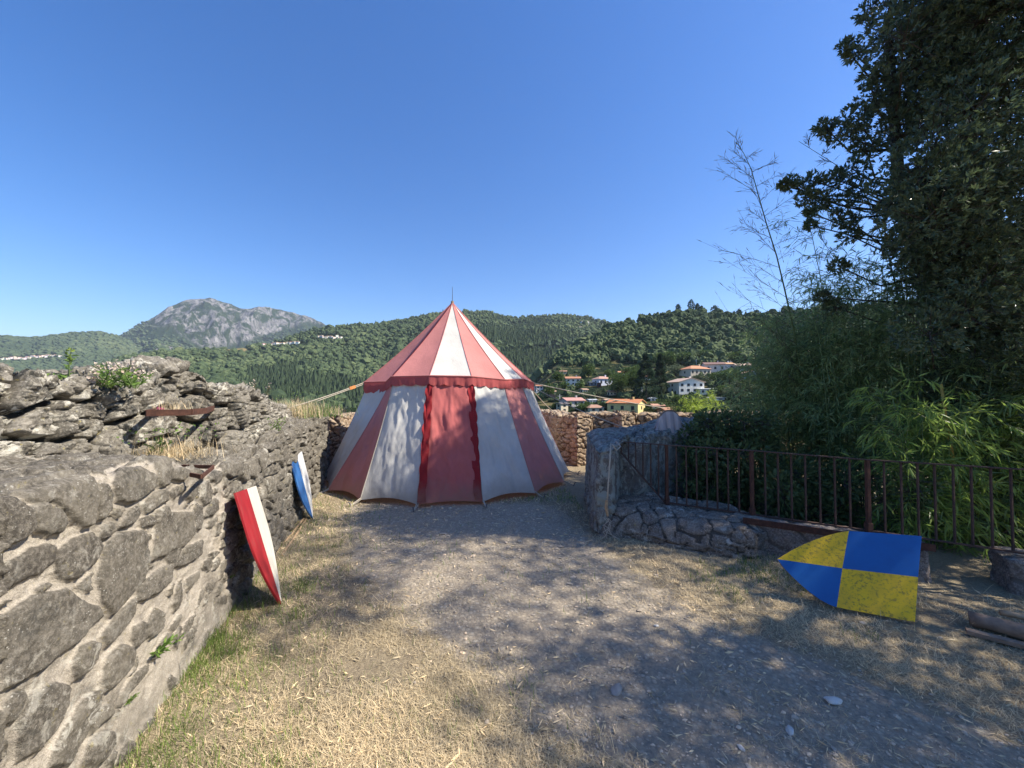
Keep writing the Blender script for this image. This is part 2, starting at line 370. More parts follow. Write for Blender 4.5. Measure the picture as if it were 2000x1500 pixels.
def H(x, y):
    x = np.atleast_1d(np.asarray(x, float)); y = np.atleast_1d(np.asarray(y, float))
    r = np.hypot(x, y) + 1e-6; az = np.clip(np.arctan2(x, y), -1.25, 1.25); px = 1000 + F * np.tan(az); ca = np.cos(az)
    rz = lambda tb, rr: 1.6 + (768 - np.interp(px, *tb)) / F * rr * ca
    base = np.interp(r, [0, 15, 22, 50, 110, 3000, 9000], [-.9, -.9, -3, -20, -30, -60, -60])
    n1 = fbm(np.stack([x / 60, y / 60, x * 0], 1), 4, 3); n2 = fbm(np.stack([x / 320, y / 320, x * 0], 1), 5, 9)
    def hump(r0, r1, z0, z1, knots, back, amp, nz):
        q = (r - r0) / (r1 - r0); k = np.interp(q, *knots)
        z = z0 + (z1 - z0) * k + amp * nz * smooth(0, .2, q) * (1 - smooth(.75, 1, q))
        return np.where(q < 0, -999, np.where(q > 1, z1 - (r - r1) * back, z))
    zn = rz(T_near, 480.)
    q = (r - 110) / 370; mid = np.minimum(22, .55 * zn)
    k = np.where(q < .14, -24 + (20) * q / .14, np.where(q < .5, -4 + (mid + 4) * (q - .14) / .36, mid + (zn - mid) * np.clip((q - .5) / .5, 0, 1) ** .9))
    near = np.where(q < 0, -999, np.where(q > 1, zn - (r - 480) * .35, k + 5 * n1 * smooth(.4, .6, q) * (1 - smooth(.8, 1, q))))
    z = np.maximum(base, near)
    z = np.maximum(z, hump(400, 1500, -50, rz(T_mid, 1500.), ([0, .3, .7, 1], [0, .25, .72, 1]), .3, 38, n2))
    n3 = fbm(np.stack([x / 500, y / 500, x * 0 + 3], 1), 6, 21, .6)
    rm = 1 - 2 * np.abs(fbm(np.stack([x / 420, y / 420, x * 0 + 7], 1), 5, 33, .55))
    z = np.maximum(z, hump(2500, 4300, -50, rz(T_lf, 4300.), ([0, .5, 1], [0, .45, 1]), .3, 60, n3))
    z = np.maximum(z, hump(2900, 5300, -40, rz(T_mt, 5300.), ([0, .35, .62, .9, 1], [0, .2, .5, .95, 1]), .5, 260, n3 * .6 + (rm - .5) * .8))
    # small white crag in front of the mountain
    cx, cy = 4300 * math.sin(math.atan(-.925)), 4300 * math.cos(math.atan(-.925))
    ex = T(235, 715, 262, 694, 285, 675, 303, 665, 320, 668, 340, 683, 360, 700)
    zc = 1.6 + (768 - np.interp(px, *ex, left=800, right=800)) / F * 3700 * ca
    z = np.maximum(z, np.where(np.abs(r - 3700) < 700, zc - np.abs(r - 3700) * .55 + 16 * n3 + 25 * (rm - .5), -999))
    return z
def on_terrain(px, py, rmin=100, rmax=6500):
    d = ray(px, py); d = d / math.hypot(d[0], d[1])
    t = np.geomspace(rmin, rmax, 1600); z = CAM_H + d[2] * t; g = H(d[0] * t, d[1] * t)
    k = np.argmax(z < g)
    if not (z < g).any(): k = len(t) - 1
    return np.array([d[0] * t[k], d[1] * t[k], g[k]]), t[k]
rr = np.concatenate([np.array([14, 18, 23, 30, 40, 55, 75, 95]), np.geomspace(110, 520, 150), np.geomspace(530, 1650, 110), np.geomspace(1700, 2700, 30), np.geomspace(2750, 5500, 330), np.array([6000, 6800, 8000, 9500])])
aa = np.concatenate([np.linspace(-math.pi, R(-62), 40)[:-1], np.linspace(R(-62), R(60), 1300), np.linspace(R(60), math.pi, 40)[1:]])
A_, R_ = np.meshgrid(aa, rr); X_ = (np.sin(A_) * R_).ravel(); Y_ = (np.cos(A_) * R_).ravel(); Z_ = H(X_, Y_)
def mat_hills():
    n = N('wooded_hills', .95, .1); geo = n.new('ShaderNodeNewGeometry')
    v = n.vor(.11); c = n.ramp(n.noise(.02, 6, .65), [(.35, (.022, .042, .018)), (.6, (.045, .07, .026)), (.72, (.085, .1, .04))])
    c = n.mix(n.ramp(v, [(.3, 0), (.8, .7)]), c, (.012, .025, .013))
    rk = n.attr('rock'); pat = n.noise(.0085, 9, .72, vec=n.scale(1, 1, .45), dist=1.0)
    rm = n.math('MULTIPLY', rk, n.ramp(pat, [(.47, 0), (.52, 1)]))
    rc = n.ramp(n.noise(.03, 8, .8, vec=n.scale(1, 1, .25)), [(.35, (.07, .07, .07)), (.5, (.2, .19, .185)), (.68, (.42, .4, .37))])
    c = n.mix(rm, c, rc)
    fl = n.attr('field'); c = n.mix(n.ramp(fl, [(.4, 0), (.55, 1)]), c, n.ramp(n.noise(.06, 6), [(.35, (.2, .18, .07)), (.6, (.42, .33, .15))]))
    return n.done(c, n.bump(n.noise(.035, 8, .75, vec=n.scale(1, 1, .4)), 1.0, 22, n.bump(v, .8, 3)))
M['hills'] = mat_hills()
pxs = 1000 + F * X_ / np.maximum(Y_, 1); pys = 768 - (Z_ - 1.6) / np.maximum(Y_, 1) * F
crest = np.interp(pxs, *T_mt); rad_ = np.hypot(X_, Y_)
nn = fbm(np.stack([X_ / 700, Y_ / 700, Z_ / 400], 1), 4, 55)
bot = np.interp(pxs, [240, 290, 335, 345, 400, 470, 520, 560, 600, 628], [658, 640, 636, 652, 690, 675, 655, 640, 633, 640])
rock = (rad_ > 3900) * (pxs > 280) * (pxs < 632) * smooth(6, -6, pys - bot - nn * 16 + 3) 
crag = (np.abs(rad_ - 3700) < 260) * (pxs > 235) * (pxs < 362)
rock = np.maximum(rock, crag * smooth(705, 692, pys + nn * 8))
field = np.exp(-((pxs - 462) / 22) ** 2 - ((pys - 683) / 5.) ** 2) * (rad_ < 1600)
field = np.maximum(field, ((pxs > 1050) * (pxs < 1400) * (rad_ < 330)) * (.3 + .2 * smooth(0, .4, fbm(np.stack([X_ / 12, Y_ / 5, X_ * 0], 1), 3, 77))))
hills = mesh('hills', np.stack([X_, Y_, Z_], 1), grid_faces(len(rr), len(aa))[:, ::-1], M['hills'], attrs={'rock': rock, 'field': field}, smooth_=False)
tag(hills, kind='structure')

# ------------------------------------------------------------------ far woods as stuff
def ico(sub):
    import bmesh
    b = bmesh.new(); bmesh.ops.create_icosphere(b, subdivisions=sub, radius=1)
    V = np.array([v.co[:] for v in b.verts]); Fc = np.array([[v.index for v in f.verts] for f in b.faces]); b.free(); return V, Fc
ICO = {k: ico(k) for k in (1, 2, 3)}
def crowns(name, P, Rr, Hh, sub, tint, conifer, seed, rough=.35):
    rng = np.random.default_rng(seed); V0, F0 = ICO[sub]; n, k = len(P), len(V0)
    V = np.repeat(V0[None], n, 0); q = V.reshape(-1, 3) * 2.1 + np.repeat(rng.uniform(0, 99, (n, 3)), k, 0)
    V = V * (1 + rough * vnoise(q, seed) + rough * .6 * vnoise(q * 2.3, seed + 1)).reshape(n, k, 1)
    zz = V[:, :, 2]; taper = np.where(conifer[:, None], np.clip(.55 - .5 * zz, .08, 1.1), 1)
    V[:, :, 0] *= Rr[:, None] * taper; V[:, :, 1] *= Rr[:, None] * taper; V[:, :, 2] *= Hh[:, None]
    V += P[:, None, :]
    Fc = (F0[None] + (np.arange(n) * k)[:, None, None]).reshape(-1, 3)
    tt = np.clip(np.repeat(tint, k) + .16 * rng.normal(size=n * k), 0, 1)
    return mesh(name, V.reshape(-1, 3), Fc, M['forest'], attrs={'tint': tt})
def scatter(n, px0, px1, r0, r1, seed, acc):
    rng = np.random.default_rng(seed); px = rng.uniform(px0, px1, n); a = np.arctan((px - 1000) / F); r = r0 * (r1 / r0) ** rng.uniform(0, 1, n)
    x, y = np.sin(a) * r, np.cos(a) * r; z = H(x, y); m = acc(x, y, z, px, r); return x[m], y[m], z[m], px[m], r[m]
PY = lambda y, z: 768 - (z - 1.6) / y * F
clear = lambda x, y, z, px, r: (px > 950) & ((PY(y, z) < 712 - 6 * np.sin(px / 17)) | (px < 1030) | (RNG.uniform(size=len(x)) < .10) & (PY(y, z) < 800) & (px < 1470) | (px > 1470))
x, y, z, px, r = scatter(8200, 940, 2100, 150, 500, 5, clear)
rng = np.random.default_rng(8); s = np.minimum(2.9 * np.exp(rng.normal(0, .33, len(x))), 4.8) * np.where(PY(y, z) < 715, 1, .42); con = rng.uniform(size=len(x)) < .07
tn = np.clip(.5 + .35 * fbm(np.stack([x / 70, y / 70, x * 0], 1), 3, 4) + rng.normal(0, .17, len(x)), 0, 1); tn[con] *= .3
o = crowns('near_woods', np.stack([x, y, z + s * .6], 1), s, s * rng.uniform(.85, 1.25, len(x)) * np.where(con, 1.5, 1), 3, tn, con, 3, .42)
tag(o, 'dense green broadleaf woods covering the nearer hill above the village', 'woods', kind='stuff')
okm = lambda x, y, z, px, r: ((r > 560) | (px < 1150)) & ~((np.abs(px - 550) < 52) & (np.abs(PY(y, z) - 673) < 4)) & ~((np.abs(px - 647) < 32) & (np.abs(PY(y, z) - 660) < 5)) & ~((np.abs(px - 462) < 24) & (np.abs(768 - (z - 1.6) / y * F - 683) < 5))
x, y, z, px, r = scatter(33000, -260, 1260, 440, 1530, 6, okm)
rng = np.random.default_rng(9); s = 4.6 * np.exp(rng.normal(0, .33, len(x))); cn = fbm(np.stack([x / 260, y / 260, x * 0], 1), 3, 14)
con = (rng.uniform(size=len(x)) < .15 + 1.3 * smooth(-.05, .35, cn) * (px > 480))
tn = np.clip(.42 + .4 * cn * -1 + .3 * fbm(np.stack([x / 120, y / 120, x * 0], 1), 3, 24) + rng.normal(0, .13, len(x)), 0, 1); tn[con] *= .35
s[con] *= .7
o = crowns('hillside_woods', np.stack([x, y, z + s * .5], 1), s, s * np.where(con, 2.1, .9), 2, tn, con, 4, .38)
tag(o, 'distant green woods covering the long hillside behind the tent', 'woods', kind='stuff')

nr = lambda x, y, z, px, r: ~((px < 112) & (np.abs(PY(y, z) - 702.5 + px * .05) < 5)) & ~((np.interp(px, pc_, rk_) > 0) & (PY(y, z) < np.interp(px, pc_, bt_))) | (RNG.uniform(size=len(x)) < .12)
pc_ = [279, 280, 632, 633]; rk_ = [0, 1, 1, 0]; bt_ = [640, 655, 650, 640]
bt_ = [658, 658, 640, 640]
x, y, z, px, r = scatter(30000, -300, 760, 2300, 5250, 16, nr)
rng = np.random.default_rng(19); s = rng.uniform(9, 20, len(x)); m = (r > 3900) & (px > 300) & (px < 625) & (PY(y, z) < np.interp(px, [300, 340, 400, 470, 560, 625], [640, 655, 688, 672, 645, 640])); s[m] *= .5
k = ~m | (rng.uniform(size=len(x)) < .3); x, y, z, s = x[k], y[k], z[k], s[k]
o = crowns('far_woods', np.stack([x, y, z + s * .1], 1), s, s * .7, 1, np.clip(.4 + .5 * fbm(np.stack([x / 400, y / 400, x * 0], 1), 3, 4) + rng.normal(0, .1, len(x)), 0, 1), np.zeros(len(x), bool), 5, .3)
tag(o, 'far blue green woods on the slopes of the mountain and the left ridge', 'woods', kind='stuff')

# ------------------------------------------------------------------ houses
HM = {}
def hm(kind, c):
    k = (kind,) + tuple(c)
    if k not in HM: HM[k] = flat(kind, c, .85, .12, 1.5)
    return HM[k]
TERRA = (.42, .2, .12); TERRA2 = (.34, .2, .14); WHITE = (.72, .7, .64); CREAM = (.62, .54, .38); YEL = (.7, .56, .24); GREYW = (.45, .43, .4)
M['pane'] = flat('window_dark', (.035, .04, .045), .25, .1)
def house(px, py, wpx, hpx, label, wall=WHITE, roof=TERRA, yaw=0., depth=.8, pitch=.35, wins=(3, 2), hip=False, group='houses on the hillside', rng_=(100, 700), chimney=True, small=False, cat='house', gable=False):
    P, r = on_terrain(px, py, *rng_); sc_ = P[1] / F; w = wpx * sc_; h = hpx * sc_; d = w * depth
    a = math.atan2(P[0], P[1]); e = empty('house', (P[0], P[1], P[2] - .3), label, cat, group, rz=-a + yaw + (.4 if wpx > 9 else 0))
    b = MB(); b.box(-w / 2, w / 2, -d / 2, d / 2, -3, h)
    if small:
        b.build('wall', hm('plaster', wall), e)
    else:
        b.build('wall', hm('plaster', wall), e)
        nx, nz = wins
        for i in range(nx):
            for j in range(nz):
                m = MB(); ww = min(1.2, w / nx * .4); wh = min(1.5, h / nz * .5); cx = -w / 2 + w * (i + .5) / nx; cz = h * (j + .5) / nz
                m.box(cx - ww / 2, cx + ww / 2, -d / 2 - .05, -d / 2 + .05, cz - wh / 2, cz + wh / 2); m.build('window', M['pane'], e)
        for j in range(nz):
            m = MB(); m.box(w / 2 - .05, w / 2 + .05, -.6, .6, h * (j + .5) / nz - .6, h * (j + .5) / nz + .6); m.build('window', M['pane'], e)
            m = MB(); m.box(-w / 2 - .05, -w / 2 + .05, -.6, .6, h * (j + .5) / nz - .6, h * (j + .5) / nz + .6); m.build('window', M['pane'], e)
    o_ = .5 if not small else .2; rh = pitch * (d if not gable else w) / 2; t = .25; m = MB()
    X0, X1, Y0, Y1 = -w / 2 - o_, w / 2 + o_, -d / 2 - o_, d / 2 + o_; z0 = h + .003 - o_ * pitch * .6
    if hip:
        k = min(w, d) / 2 * .9
        V = [(X0, Y0, z0), (X1, Y0, z0), (X1, Y1, z0), (X0, Y1, z0), (X0 + k, 0, z0 + rh + .3), (X1 - k, 0, z0 + rh + .3)] if w >= d else \
            [(X0, Y0, z0), (X1, Y0, z0), (X1, Y1, z0), (X0, Y1, z0), (0, Y0 + k, z0 + rh + .3), (0, Y1 - k, z0 + rh + .3)]
        Fc = [(0, 1, 5, 4), (1, 2, 5), (2, 3, 4, 5), (3, 0, 4), (3, 2, 1, 0)] if w >= d else [(0, 1, 4), (1, 2, 5, 4), (2, 3, 5), (3, 0, 4, 5), (3, 2, 1, 0)]
        m.add(V, Fc)
    elif gable:   # ridge runs away from the viewer: gable end faces us
        m.add([(X0, Y0, z0), (0, Y0, z0 + rh), (X1, Y0, z0), (X0, Y1, z0), (0, Y1, z0 + rh), (X1, Y1, z0),
               (X0, Y0, z0 + t), (0, Y0, z0 + rh + t), (X1, Y0, z0 + t), (X0, Y1, z0 + t), (0, Y1, z0 + rh + t), (X1, Y1, z0 + t)],
              [(6, 7, 10, 9), (7, 8, 11, 10), (0, 3, 4, 1), (1, 4, 5, 2), (0, 1, 7, 6), (1, 2, 8, 7), (3, 9, 10, 4), (4, 10, 11, 5), (0, 6, 9, 3), (2, 5, 11, 8)])
        g = MB(); g.add([(-w / 2, -d / 2 + .01, h), (w / 2, -d / 2 + .01, h), (0, -d / 2 + .01, h + rh - .15), (-w / 2, d / 2 - .01, h), (w / 2, d / 2 - .01, h), (0, d / 2 - .01, h + rh - .15)], [(0, 1, 2), (5, 4, 3), (0, 2, 5, 3), (1, 4, 5, 2)])
        g.build('gable', hm('plaster', wall), e)
    else:
        m.add([(X0, Y0, z0), (X0, 0, z0 + rh), (X0, Y1, z0), (X1, Y0, z0), (X1, 0, z0 + rh), (X1, Y1, z0),
               (X0, Y0, z0 + t), (X0, 0, z0 + rh + t), (X0, Y1, z0 + t), (X1, Y0, z0 + t), (X1, 0, z0 + rh + t), (X1, Y1, z0 + t)],
              [(6, 9, 10, 7), (7, 10, 11, 8), (0, 1, 4, 3), (1, 2, 5, 4), (0, 3, 9, 6), (2, 8, 11, 5), (0, 6, 7, 1), (1, 7, 8, 2), (3, 4, 10, 9), (4, 5, 11, 10)])
        g = MB(); g.add([(-w / 2 + .01, -d / 2, h), (-w / 2 + .01, d / 2, h), (-w / 2 + .01, 0, h + rh - .15), (w / 2 - .01, -d / 2, h), (w / 2 - .01, d / 2, h), (w / 2 - .01, 0, h + rh - .15)], [(0, 2, 1), (3, 4, 5), (0, 3, 5, 2), (1, 2, 5, 4)])
        g.build('gable', hm('plaster', wall), e)
    rf = m.build('roof', hm('roof_tiles', roof), e)
    if chimney and not small:
        c = MB(); c.box(w * .2, w * .2 + .7, -.35, .35, h, h + rh + 1.0); c.build('chimney', hm('plaster', wall), rf)
    return e
ORD = ['leftmost', 'second', 'third', 'fourth', 'fifth', 'sixth', 'seventh', 'eighth', 'ninth', 'tenth', 'eleventh', 'twelfth', 'thirteenth', 'fourteenth', 'fifteenth', 'sixteenth', 'seventeenth', 'eighteenth', 'nineteenth', 'twentieth', 'twenty-first', 'twenty-second', 'twenty-third', 'twenty-fourth']
G1 = 'houses of the village across the valley'
VR = (120, 420)
house(1223, 803, 60, 17, 'yellow house with bright terracotta roof just above the far stone wall', YEL, (.5, .2, .09), yaw=-.75, group=G1, rng_=VR, wins=(3, 1), depth=.7)
house(1201, 803, 20, 18, 'small pale wing with a sloping gable left of the yellow house', (.6, .58, .46), (.42, .3, .2), yaw=-.2, group=G1, rng_=VR, gable=True, wins=(2, 1), chimney=False)
house(1160, 803, 30, 9, 'low cream house with brown tiled roof left of the yellow house', CREAM, TERRA2, yaw=.1, group=G1, rng_=VR, wins=(2, 1), hip=True, chimney=False)
house(1098, 803, 18, 16, 'tall narrow cream house with one square window beside the tent', CREAM, (.2, .18, .17), yaw=.3, group=G1, rng_=VR, wins=(1, 2), pitch=.15, chimney=False)
house(1117, 791, 38, 10, 'grey house with a long pinkish red roof behind the narrow cream house', GREYW, (.46, .24, .2), yaw=.1, group=G1, rng_=VR, wins=(3, 1))
house(1119, 752, 27, 13, 'small white two storey house with red roof, leftmost on the slope', WHITE, TERRA, yaw=-.35, group=G1, rng_=VR, wins=(3, 2))
house(1176, 751, 30, 12, 'white house with broad hipped pink roof among the trees left of the big dark tree', (.6, .62, .68), (.44, .26, .2), yaw=.2, group=G1, rng_=VR, hip=True, wins=(3, 1))
house(1157, 752, 16, 6, 'low grey shed with flat roof left of the hipped roof house', (.25, .27, .28), (.3, .32, .33), group=G1, rng_=VR, pitch=.1, wins=(2, 1), chimney=False)
house(1170, 756, 8, 8, 'small dark red wooden hut below the hipped roof house', (.16, .06, .05), (.12, .08, .08), group=G1, rng_=VR, gable=True, wins=(1, 1), chimney=False)
house(1217, 733, 18, 6, 'little house showing only its orange roof above round treetops', WHITE, (.5, .26, .14), yaw=-.3, group=G1, rng_=VR, wins=(2, 1), chimney=False)
house(1247, 765, 14, 10, 'grey white cottage half hidden left of the dark cypress', (.55, .57, .6), (.3, .27, .25), group=G1, rng_=VR, gable=True, wins=(1, 1), chimney=False)
house(1337, 766, 50, 20, 'big white villa with wide low gable roof and two rows of windows', (.76, .73, .64), (.46, .33, .26), yaw=.12, group=G1, rng_=VR, gable=True, pitch=.32, wins=(4, 2), depth=1.0)
house(1378, 768, 30, 9, 'long white terrace building beside the big white villa', (.74, .74, .72), (.6, .6, .58), group=G1, rng_=VR, pitch=.06, wins=(3, 1), chimney=False)
house(1357, 733, 44, 13, 'house with orange and pink roofs, left one of the upper row', (.62, .52, .38), (.52, .24, .13), yaw=.25, group=G1, rng_=VR, wins=(5, 1), hip=True)
house(1393, 725, 36, 13, 'brown roofed chalet with deep eaves in the middle of the upper row', (.66, .6, .52), (.2, .12, .1), yaw=-.15, group=G1, rng_=VR, wins=(3, 1))
house(1416, 723, 26, 12, 'house with tan tiled roof right of the brown chalet', (.55, .58, .6), (.5, .3, .16), yaw=.2, group=G1, rng_=VR, wins=(2, 1))
house(1466, 738, 26, 10, 'white barn with an arched opening half behind the bamboo', (.62, .66, .74), (.45, .3, .22), yaw=.1, group=G1, rng_=VR, gable=True, wins=(1, 1), chimney=False)
house(1452, 722, 34, 8, 'long low house with pale roof behind the bamboo tips', (.6, .55, .48), (.5, .36, .28), group=G1, rng_=VR, wins=(4, 1))
house(1394, 780, 30, 4, 'low white outbuilding with flat grey roof below the terraces', (.7, .7, .68), (.42, .42, .36), group=G1, rng_=VR, pitch=.05, wins=(2, 1), chimney=False)
house(1156, 786, 15, 6, 'small white shed with metal roof behind the low cream house', (.66, .68, .7), (.5, .52, .54), group=G1, rng_=VR, pitch=.2, wins=(1, 1), chimney=False)
house(1052, 765, 14, 12, 'white house close behind the right edge of the tent', WHITE, TERRA, group=G1, rng_=VR, wins=(2, 2), chimney=False)
house(1298, 803, 22, 4, 'brown wooden roofed hut peeping over the wall left of the yellow green bamboo', (.3, .17, .1), (.33, .17, .1), yaw=.5, group=G1, rng_=VR, pitch=.5, wins=(1, 1), chimney=False)
house(1274, 782, 10, 5, 'tiny white garden hut with white posts below the dark cypress', (.75, .78, .8), (.6, .62, .66), group=G1, rng_=VR, gable=True, wins=(1, 1), chimney=False)
house(1142, 634, 14, 5, 'lone white farmhouse high on the wooded slope right of the tent', WHITE, (.5, .4, .3), rng_=(350, 2000), small=True, group='far farmhouses', chimney=False)
house(1135, 643, 9, 4, 'small tan farmhouse just below the lone white farmhouse', CREAM, (.4, .3, .2), rng_=(350, 2000), small=True, group='far farmhouses', chimney=False)
for k, (px, py, w, h, lb, c) in enumerate([(1075, 772, 18, 8, 'low cream house between the tent rope and the pink roofed house', CREAM), (1195, 771, 14, 7, 'small cream house with a pale roof right of the round dark tree', CREAM), (1140, 766, 12, 6, 'little white garage below the small white two storey house', WHITE),
    (1262, 741, 14, 6, 'pale farm shed left of the upper conifer', WHITE), (1332, 748, 14, 5, 'low pale stone barn on the bank above the big villa', CREAM), (1408, 738, 16, 6, 'cream annex just below the tan tiled roof', CREAM),
    (1436, 764, 18, 6, 'white garage with flat front right of the terrace building', WHITE), (1282, 796, 22, 5, 'white garden pavilion between the vine rows', WHITE), (1184, 786, 12, 6, 'small white hut above the clipped bush', WHITE), (1100, 730, 12, 5, 'small tan house high in the trees above the two storey house', CREAM)]):
    house(px, py, w, h, lb, c, (.44, .25, .17) if k % 2 else (.5, .32, .22), yaw=(-.3, .1, .3)[k % 3], group=G1, rng_=VR, wins=(2, 1), chimney=False)
def cluster(pts, label, group, rng_, seed):
    rg = random.Random(seed)
    for k, (x0, y0, w, h) in enumerate(pts):
        house(x0, y0, w, h, label(k) if callable(label) else label, (rg.uniform(.6, .78), rg.uniform(.58, .7), rg.uniform(.5, .62)), (rg.uniform(.36, .5), rg.uniform(.2, .28), .16), yaw=rg.uniform(-.8, .8), group=group, rng_=rng_, small=True)
rg = random.Random(3)
cluster([(502 + k * 6.6 + rg.uniform(-1, 1), 676.5 - k * .5 + rg.uniform(-1.2, 1.2), rg.uniform(4.5, 7), rg.uniform(2.5, 4)) for k in range(13)], lambda k: ORD[k] + ' tiny white house from the left in the village row below the rocky mountain', 'houses of the ridge village', (700, 1600), 1)
cluster([(622 + k * 5 + rg.uniform(-1.5, 1.5), 661 - abs(k - 5) * -.1 - 3 * rg.random(), rg.uniform(4, 6), rg.uniform(2, 3.5)) for k in range(10)], lambda k: ORD[k] + ' tiny house from the left in the hilltop hamlet left of the tent', 'houses of the hilltop hamlet', (700, 1600), 2)
cluster([(3 + k * 5 + rg.uniform(-1.5, 1.5), 702.5 - k * .27 + rg.uniform(-1.8, 1.8), rg.uniform(3.5, 6), rg.uniform(2, 3.5)) for k in range(24)], lambda k: ORD[k] + ' tiny white house from the left in the long village on the far left slope', 'houses of the far left village', (2400, 5000), 3)

# ------------------------------------------------------------------ individual trees by the village
def far_tree(px, py, wpx, hpx, label, kind='round', seed=0, rng_=VR, group='trees among the village houses'):
    P, r = on_terrain(px, py, *rng_); s = P[1] / F; w = wpx * s / 2; h = hpx * s; rg = np.random.default_rng(seed + 50)
    names = {'round': 'broadleaf_tree', 'conifer': 'conifer_tree', 'olive': 'olive_tree'}
    e = empty(names[kind], P, label, 'tree', group)
    m = MB(); m.tube([(0, 0, -1), (0, 0, h * .25), (.1 * w, 0, h * .6)], [.05 * w + .12, .04 * w + .1, .04], 6); m.build('trunk', M['bark'], e)
    n = int(np.clip(wpx * hpx * (1.3 if kind != 'conifer' else 2.2), 350, 6000))
    if kind == 'conifer':
        t = rg.uniform(0, 1, n) ** .8; rad = w * (1 - t) ** .75 * (.8 + .2 * np.sin(t * 34 + rg.uniform(0, 1))) * np.sqrt(rg.uniform(.25, 1, n)); a = rg.uniform(0, 6.283, n)
        C = np.stack([np.cos(a) * rad, np.sin(a) * rad, h * (.0 + 1.0 * t)], 1); D = np.stack([np.cos(a), np.sin(a), -.4 + 0 * a], 1)
    else:
        nl = 9; lc = sph(rg, nl) * np.array([w * .55, w * .55, h * .22]) + np.array([0, 0, h * .6]); lr = rg.uniform(.35, .6, nl) * w
        k = rg.integers(0, nl, n); d = sph(rg, n); C = lc[k] + d * lr[k][:, None] * rg.uniform(.6, 1.05, n)[:, None] * np.array([1, 1, min(1.2, h / w * .5)]); D = d + sph(rg, n) * .6
        C[:, 2] = np.maximum(C[:, 2], h * .1)
    sz = max(.35, min(1.2, 2.6 * s)) * rg.uniform(.7, 1.4, n)
    leaves('crown', C, D, sz, sz * .75, M[{'round': 'tree_leaf', 'conifer': 'conifer_leaf', 'olive': 'olive_leaf'}[kind]], e, fold=.2, rng=rg)
    return e
ft = [(1262, 778, 66, 88, 'tall dark conifer with broad crown left of the big white villa', 'conifer'), (1290, 770, 40, 80, 'dark conifer closest to the left wall of the big villa', 'conifer'),
      (1240, 770, 44, 46, 'dark bushy tree at the foot of the tall conifers', 'round'), (1207, 772, 54, 40, 'large round dark green tree between hipped roof house and conifers', 'round'),
      (1250, 738, 40, 24, 'light green round crown above the little orange roof', 'round'), (1228, 737, 26, 18, 'round tree beside the little orange roof', 'round'),
      (1293, 772, 16, 24, 'small yellow green poplar at the villa corner', 'olive'), (1320, 733, 34, 20, 'pale green tree left of the upper row of houses', 'olive'),
      (1370, 748, 44, 18, 'grey green olive trees on the bank below the upper row', 'olive'), (1402, 750, 36, 22, 'dense green bushy tree on the bank right above the villa', 'round'),
      (1425, 752, 34, 30, 'round tree right of the olive bank', 'round'), (1432, 782, 40, 26, 'olive tree near the bamboo on the right', 'olive'),
      (1145, 802, 20, 12, 'round bush in front of the low cream house', 'round'), (1132, 805, 24, 16, 'green tree between narrow house and low cream house', 'round'),
      (1104, 760, 18, 14, 'tree at the foot of the small white two storey house', 'round'), (1133, 760, 20, 14, 'dark tree beside the small white house gable', 'round'),
      (1072, 776, 24, 26, 'round tree on the meadow behind the tent rope', 'round'), (1090, 748, 26, 24, 'dark tree left of the small white house', 'round'),
      (1168, 778, 24, 16, 'grey green olive below the red hut', 'olive'), (1145, 780, 20, 14, 'small olive on the dry terrace', 'olive'),
      (1190, 745, 24, 22, 'tree right behind the hipped roof house', 'round'), (1150, 738, 26, 26, 'tree between the white house and the hipped roof house', 'round'),
      (1340, 712, 30, 24, 'bright tree behind the orange roofs', 'round'), (1300, 716, 44, 30, 'dark tree above the pale green tree', 'round'),
      (1380, 706, 30, 22, 'tree just behind the brown chalet roof', 'round'), (1440, 712, 34, 24, 'dark oak above the tan roof', 'round'),
      (1345, 790, 34, 16, 'low bush on the vine terrace', 'round'), (1370, 788, 28, 12, 'rounded bush at the end of the terrace', 'olive'),
      (1322, 787, 20, 12, 'small bush at the left end of the vine terrace', 'round'), (1250, 795, 22, 12, 'hedge bush right of the yellow house', 'round'),
      (1180, 797, 14, 9, 'clipped bush between the cream house and the yellow house', 'round'), (1085, 800, 14, 12, 'bush left of the narrow cream house', 'round'),
      (1460, 775, 44, 36, 'large olive tree behind the bamboo tips', 'olive'), (1415, 770, 26, 18, 'bush above the low white outbuilding', 'round')]
for k, a in enumerate(ft): far_tree(*a[:5], kind=a[5], seed=k)
